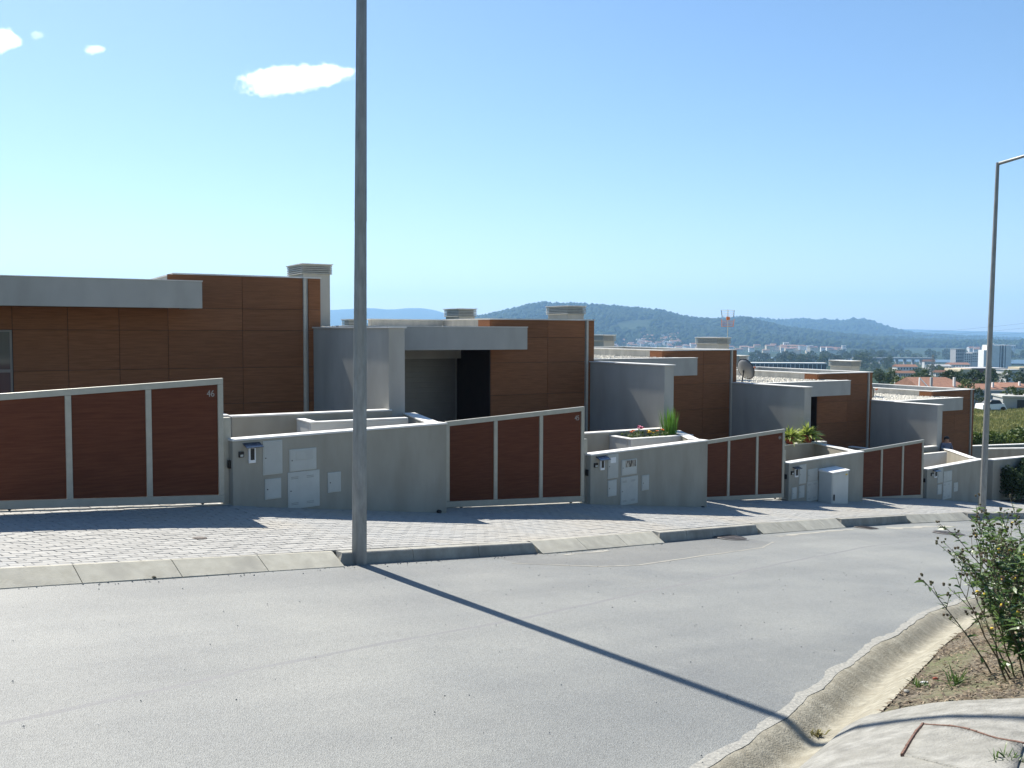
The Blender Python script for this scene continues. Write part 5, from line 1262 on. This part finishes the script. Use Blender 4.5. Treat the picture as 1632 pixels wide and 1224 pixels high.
for _ in range(60):
    px = rt.uniform(1395, 1632); Y = rt.uniform(240, 700); yb = lerp_tab([(240, 608), (450, 600), (700, 590)], Y) + rt.uniform(-2, 4); top = rt.uniform(9, 15) * 300 / Y + 3
    ptree(px, yb - top, yb, Y, rt.choice(('dark', 'mid', 'mid', 'light')), 'green tree scattered among the town buildings', 'trees among the town buildings', rt.choice((0, 0, 1)), top * rt.uniform(1.0, 1.5))
for _ in range(50):
    px = rt.uniform(950, 1100); py = rt.uniform(536, 556); Y = 2350 + (556 - py) * 20; top = rt.uniform(3.5, 6)
    ptree(px, py - top, py, Y, rt.choice(('dark', 'mid')), 'dark tree between the hillside town houses', 'trees in the hillside town', 0, top * 1.3)

# ------------------------------------------------------------------ clouds
def cloud_mat(nm, dens, sc, asp=2.0, seed=1):
    m = bpy.data.materials.new(nm); m.use_nodes = True; nt = m.node_tree; nt.nodes.remove(nt.nodes['Principled BSDF'])
    pv = nt.nodes.new('ShaderNodeVolumePrincipled'); pv.inputs['Color'].default_value = (1, 1, 1, 1); pv.inputs['Anisotropy'].default_value = .7
    tc = nt.nodes.new('ShaderNodeTexCoord'); n = nt.nodes.new('ShaderNodeTexNoise'); n.inputs['Scale'].default_value = sc; n.inputs['Detail'].default_value = 9; n.inputs['Roughness'].default_value = .72
    mp = nt.nodes.new('ShaderNodeMapping'); mp.inputs['Scale'].default_value = (asp, asp * .5, 1); mp.inputs['Location'].default_value = (seed * 3.7, seed, 0)
    nt.links.new(tc.outputs['Object'], mp.inputs[0]); nt.links.new(mp.outputs[0], n.inputs['Vector'])
    sp = nt.nodes.new('ShaderNodeSeparateXYZ'); nt.links.new(tc.outputs['Object'], sp.inputs[0])
    def mth(op, a, b):
        k = nt.nodes.new('ShaderNodeMath'); k.operation = op
        for i_, q_ in enumerate((a, b)):
            if isinstance(q_, (int, float)): k.inputs[i_].default_value = q_
            else: nt.links.new(q_, k.inputs[i_])
        return k.outputs[0]
    X_, Y_, Z_ = sp.outputs
    zz = mth('MULTIPLY', mth('SUBTRACT', Z_, mth('MULTIPLY', X_, .12)), mth('ADD', 1.15, mth('MULTIPLY', X_, .55)))      # thins out towards one end
    r2 = mth('ADD', mth('ADD', mth('MULTIPLY', X_, X_), mth('MULTIPLY', Y_, Y_)), mth('MULTIPLY', zz, zz))
    f = nt.nodes.new('ShaderNodeMath'); f.operation = 'SUBTRACT'; nt.links.new(n.outputs['Fac'], f.inputs[0]); nt.links.new(mth('MULTIPLY', r2, .30), f.inputs[1])
    mr = nt.nodes.new('ShaderNodeMapRange'); mr.inputs[1].default_value = .245; mr.inputs[2].default_value = .40; mr.inputs[3].default_value = 0; mr.inputs[4].default_value = dens
    nt.links.new(f.outputs[0], mr.inputs[0]); nt.links.new(mr.outputs[0], pv.inputs['Density'])
    nt.links.new(pv.outputs[0], nt.nodes['Material Output'].inputs['Volume'])
    return m
def cloud(px, py, Y, wpx, hpx, tilt, label, dens=.06, sc=2.4, seed=1):
    sc *= 1.0
    p = at(px, py, Y); sx, sz = px2m(wpx, Y) / 2, px2m(hpx, Y) / 2
    bm = bmesh.new(); bmesh.ops.create_icosphere(bm, subdivisions=3, radius=1.3); me = bpy.data.meshes.new('cloud'); bm.to_mesh(me); bm.free()
    for v in me.vertices: v.co *= 1 + .12 * mnoise.noise(v.co * 2 + Vector((seed, 0, 0)))
    me.materials.append(cloud_mat('cloud_vapour', dens, sc, max(1, sx / sz * .8), seed))
    o = bpy.data.objects.new('cloud', me); col.objects.link(o); o.location = p; o.scale = (sx * 1.1, sx * .6, sz * 1.15); o.rotation_euler = (0, R(tilt), 0); tag(o, label, 'cloud')
cloud(478, 125, 3200, 178, 36, -6, 'long white cloud left of the foreground lamp post', .022, 1.5, 1)
cloud(2, 64, 3200, 66, 44, 8, 'white cloud at the left border', .018, 1.4, 5)
cloud(152, 79, 3200, 36, 16, 0, 'tiny white cloud wisp between the other clouds', .014, 1.3, 9)
cloud(60, 56, 3200, 24, 16, 0, 'faint wisp beside the cloud at the left border', .008, 1.3, 13)

# ------------------------------------------------------------------ haze
def haze():
    o = box('haze', -6500, 7500, -60, 10900, -62, 420, None)
    m = bpy.data.materials.new('haze'); m.use_nodes = True; nt = m.node_tree; nt.nodes.remove(nt.nodes['Principled BSDF'])
    pv = nt.nodes.new('ShaderNodeVolumePrincipled'); pv.inputs['Color'].default_value = (.36, .64, 1.0, 1); pv.inputs['Density'].default_value = 0.00013; pv.inputs['Anisotropy'].default_value = .2
    nt.links.new(pv.outputs[0], nt.nodes['Material Output'].inputs['Volume']); o.data.materials.append(m); o['kind'] = 'stuff'
    tag(o, 'thin blue haze over the valley and hills', 'haze')
haze()
for w in WALLS: del w['_bed']
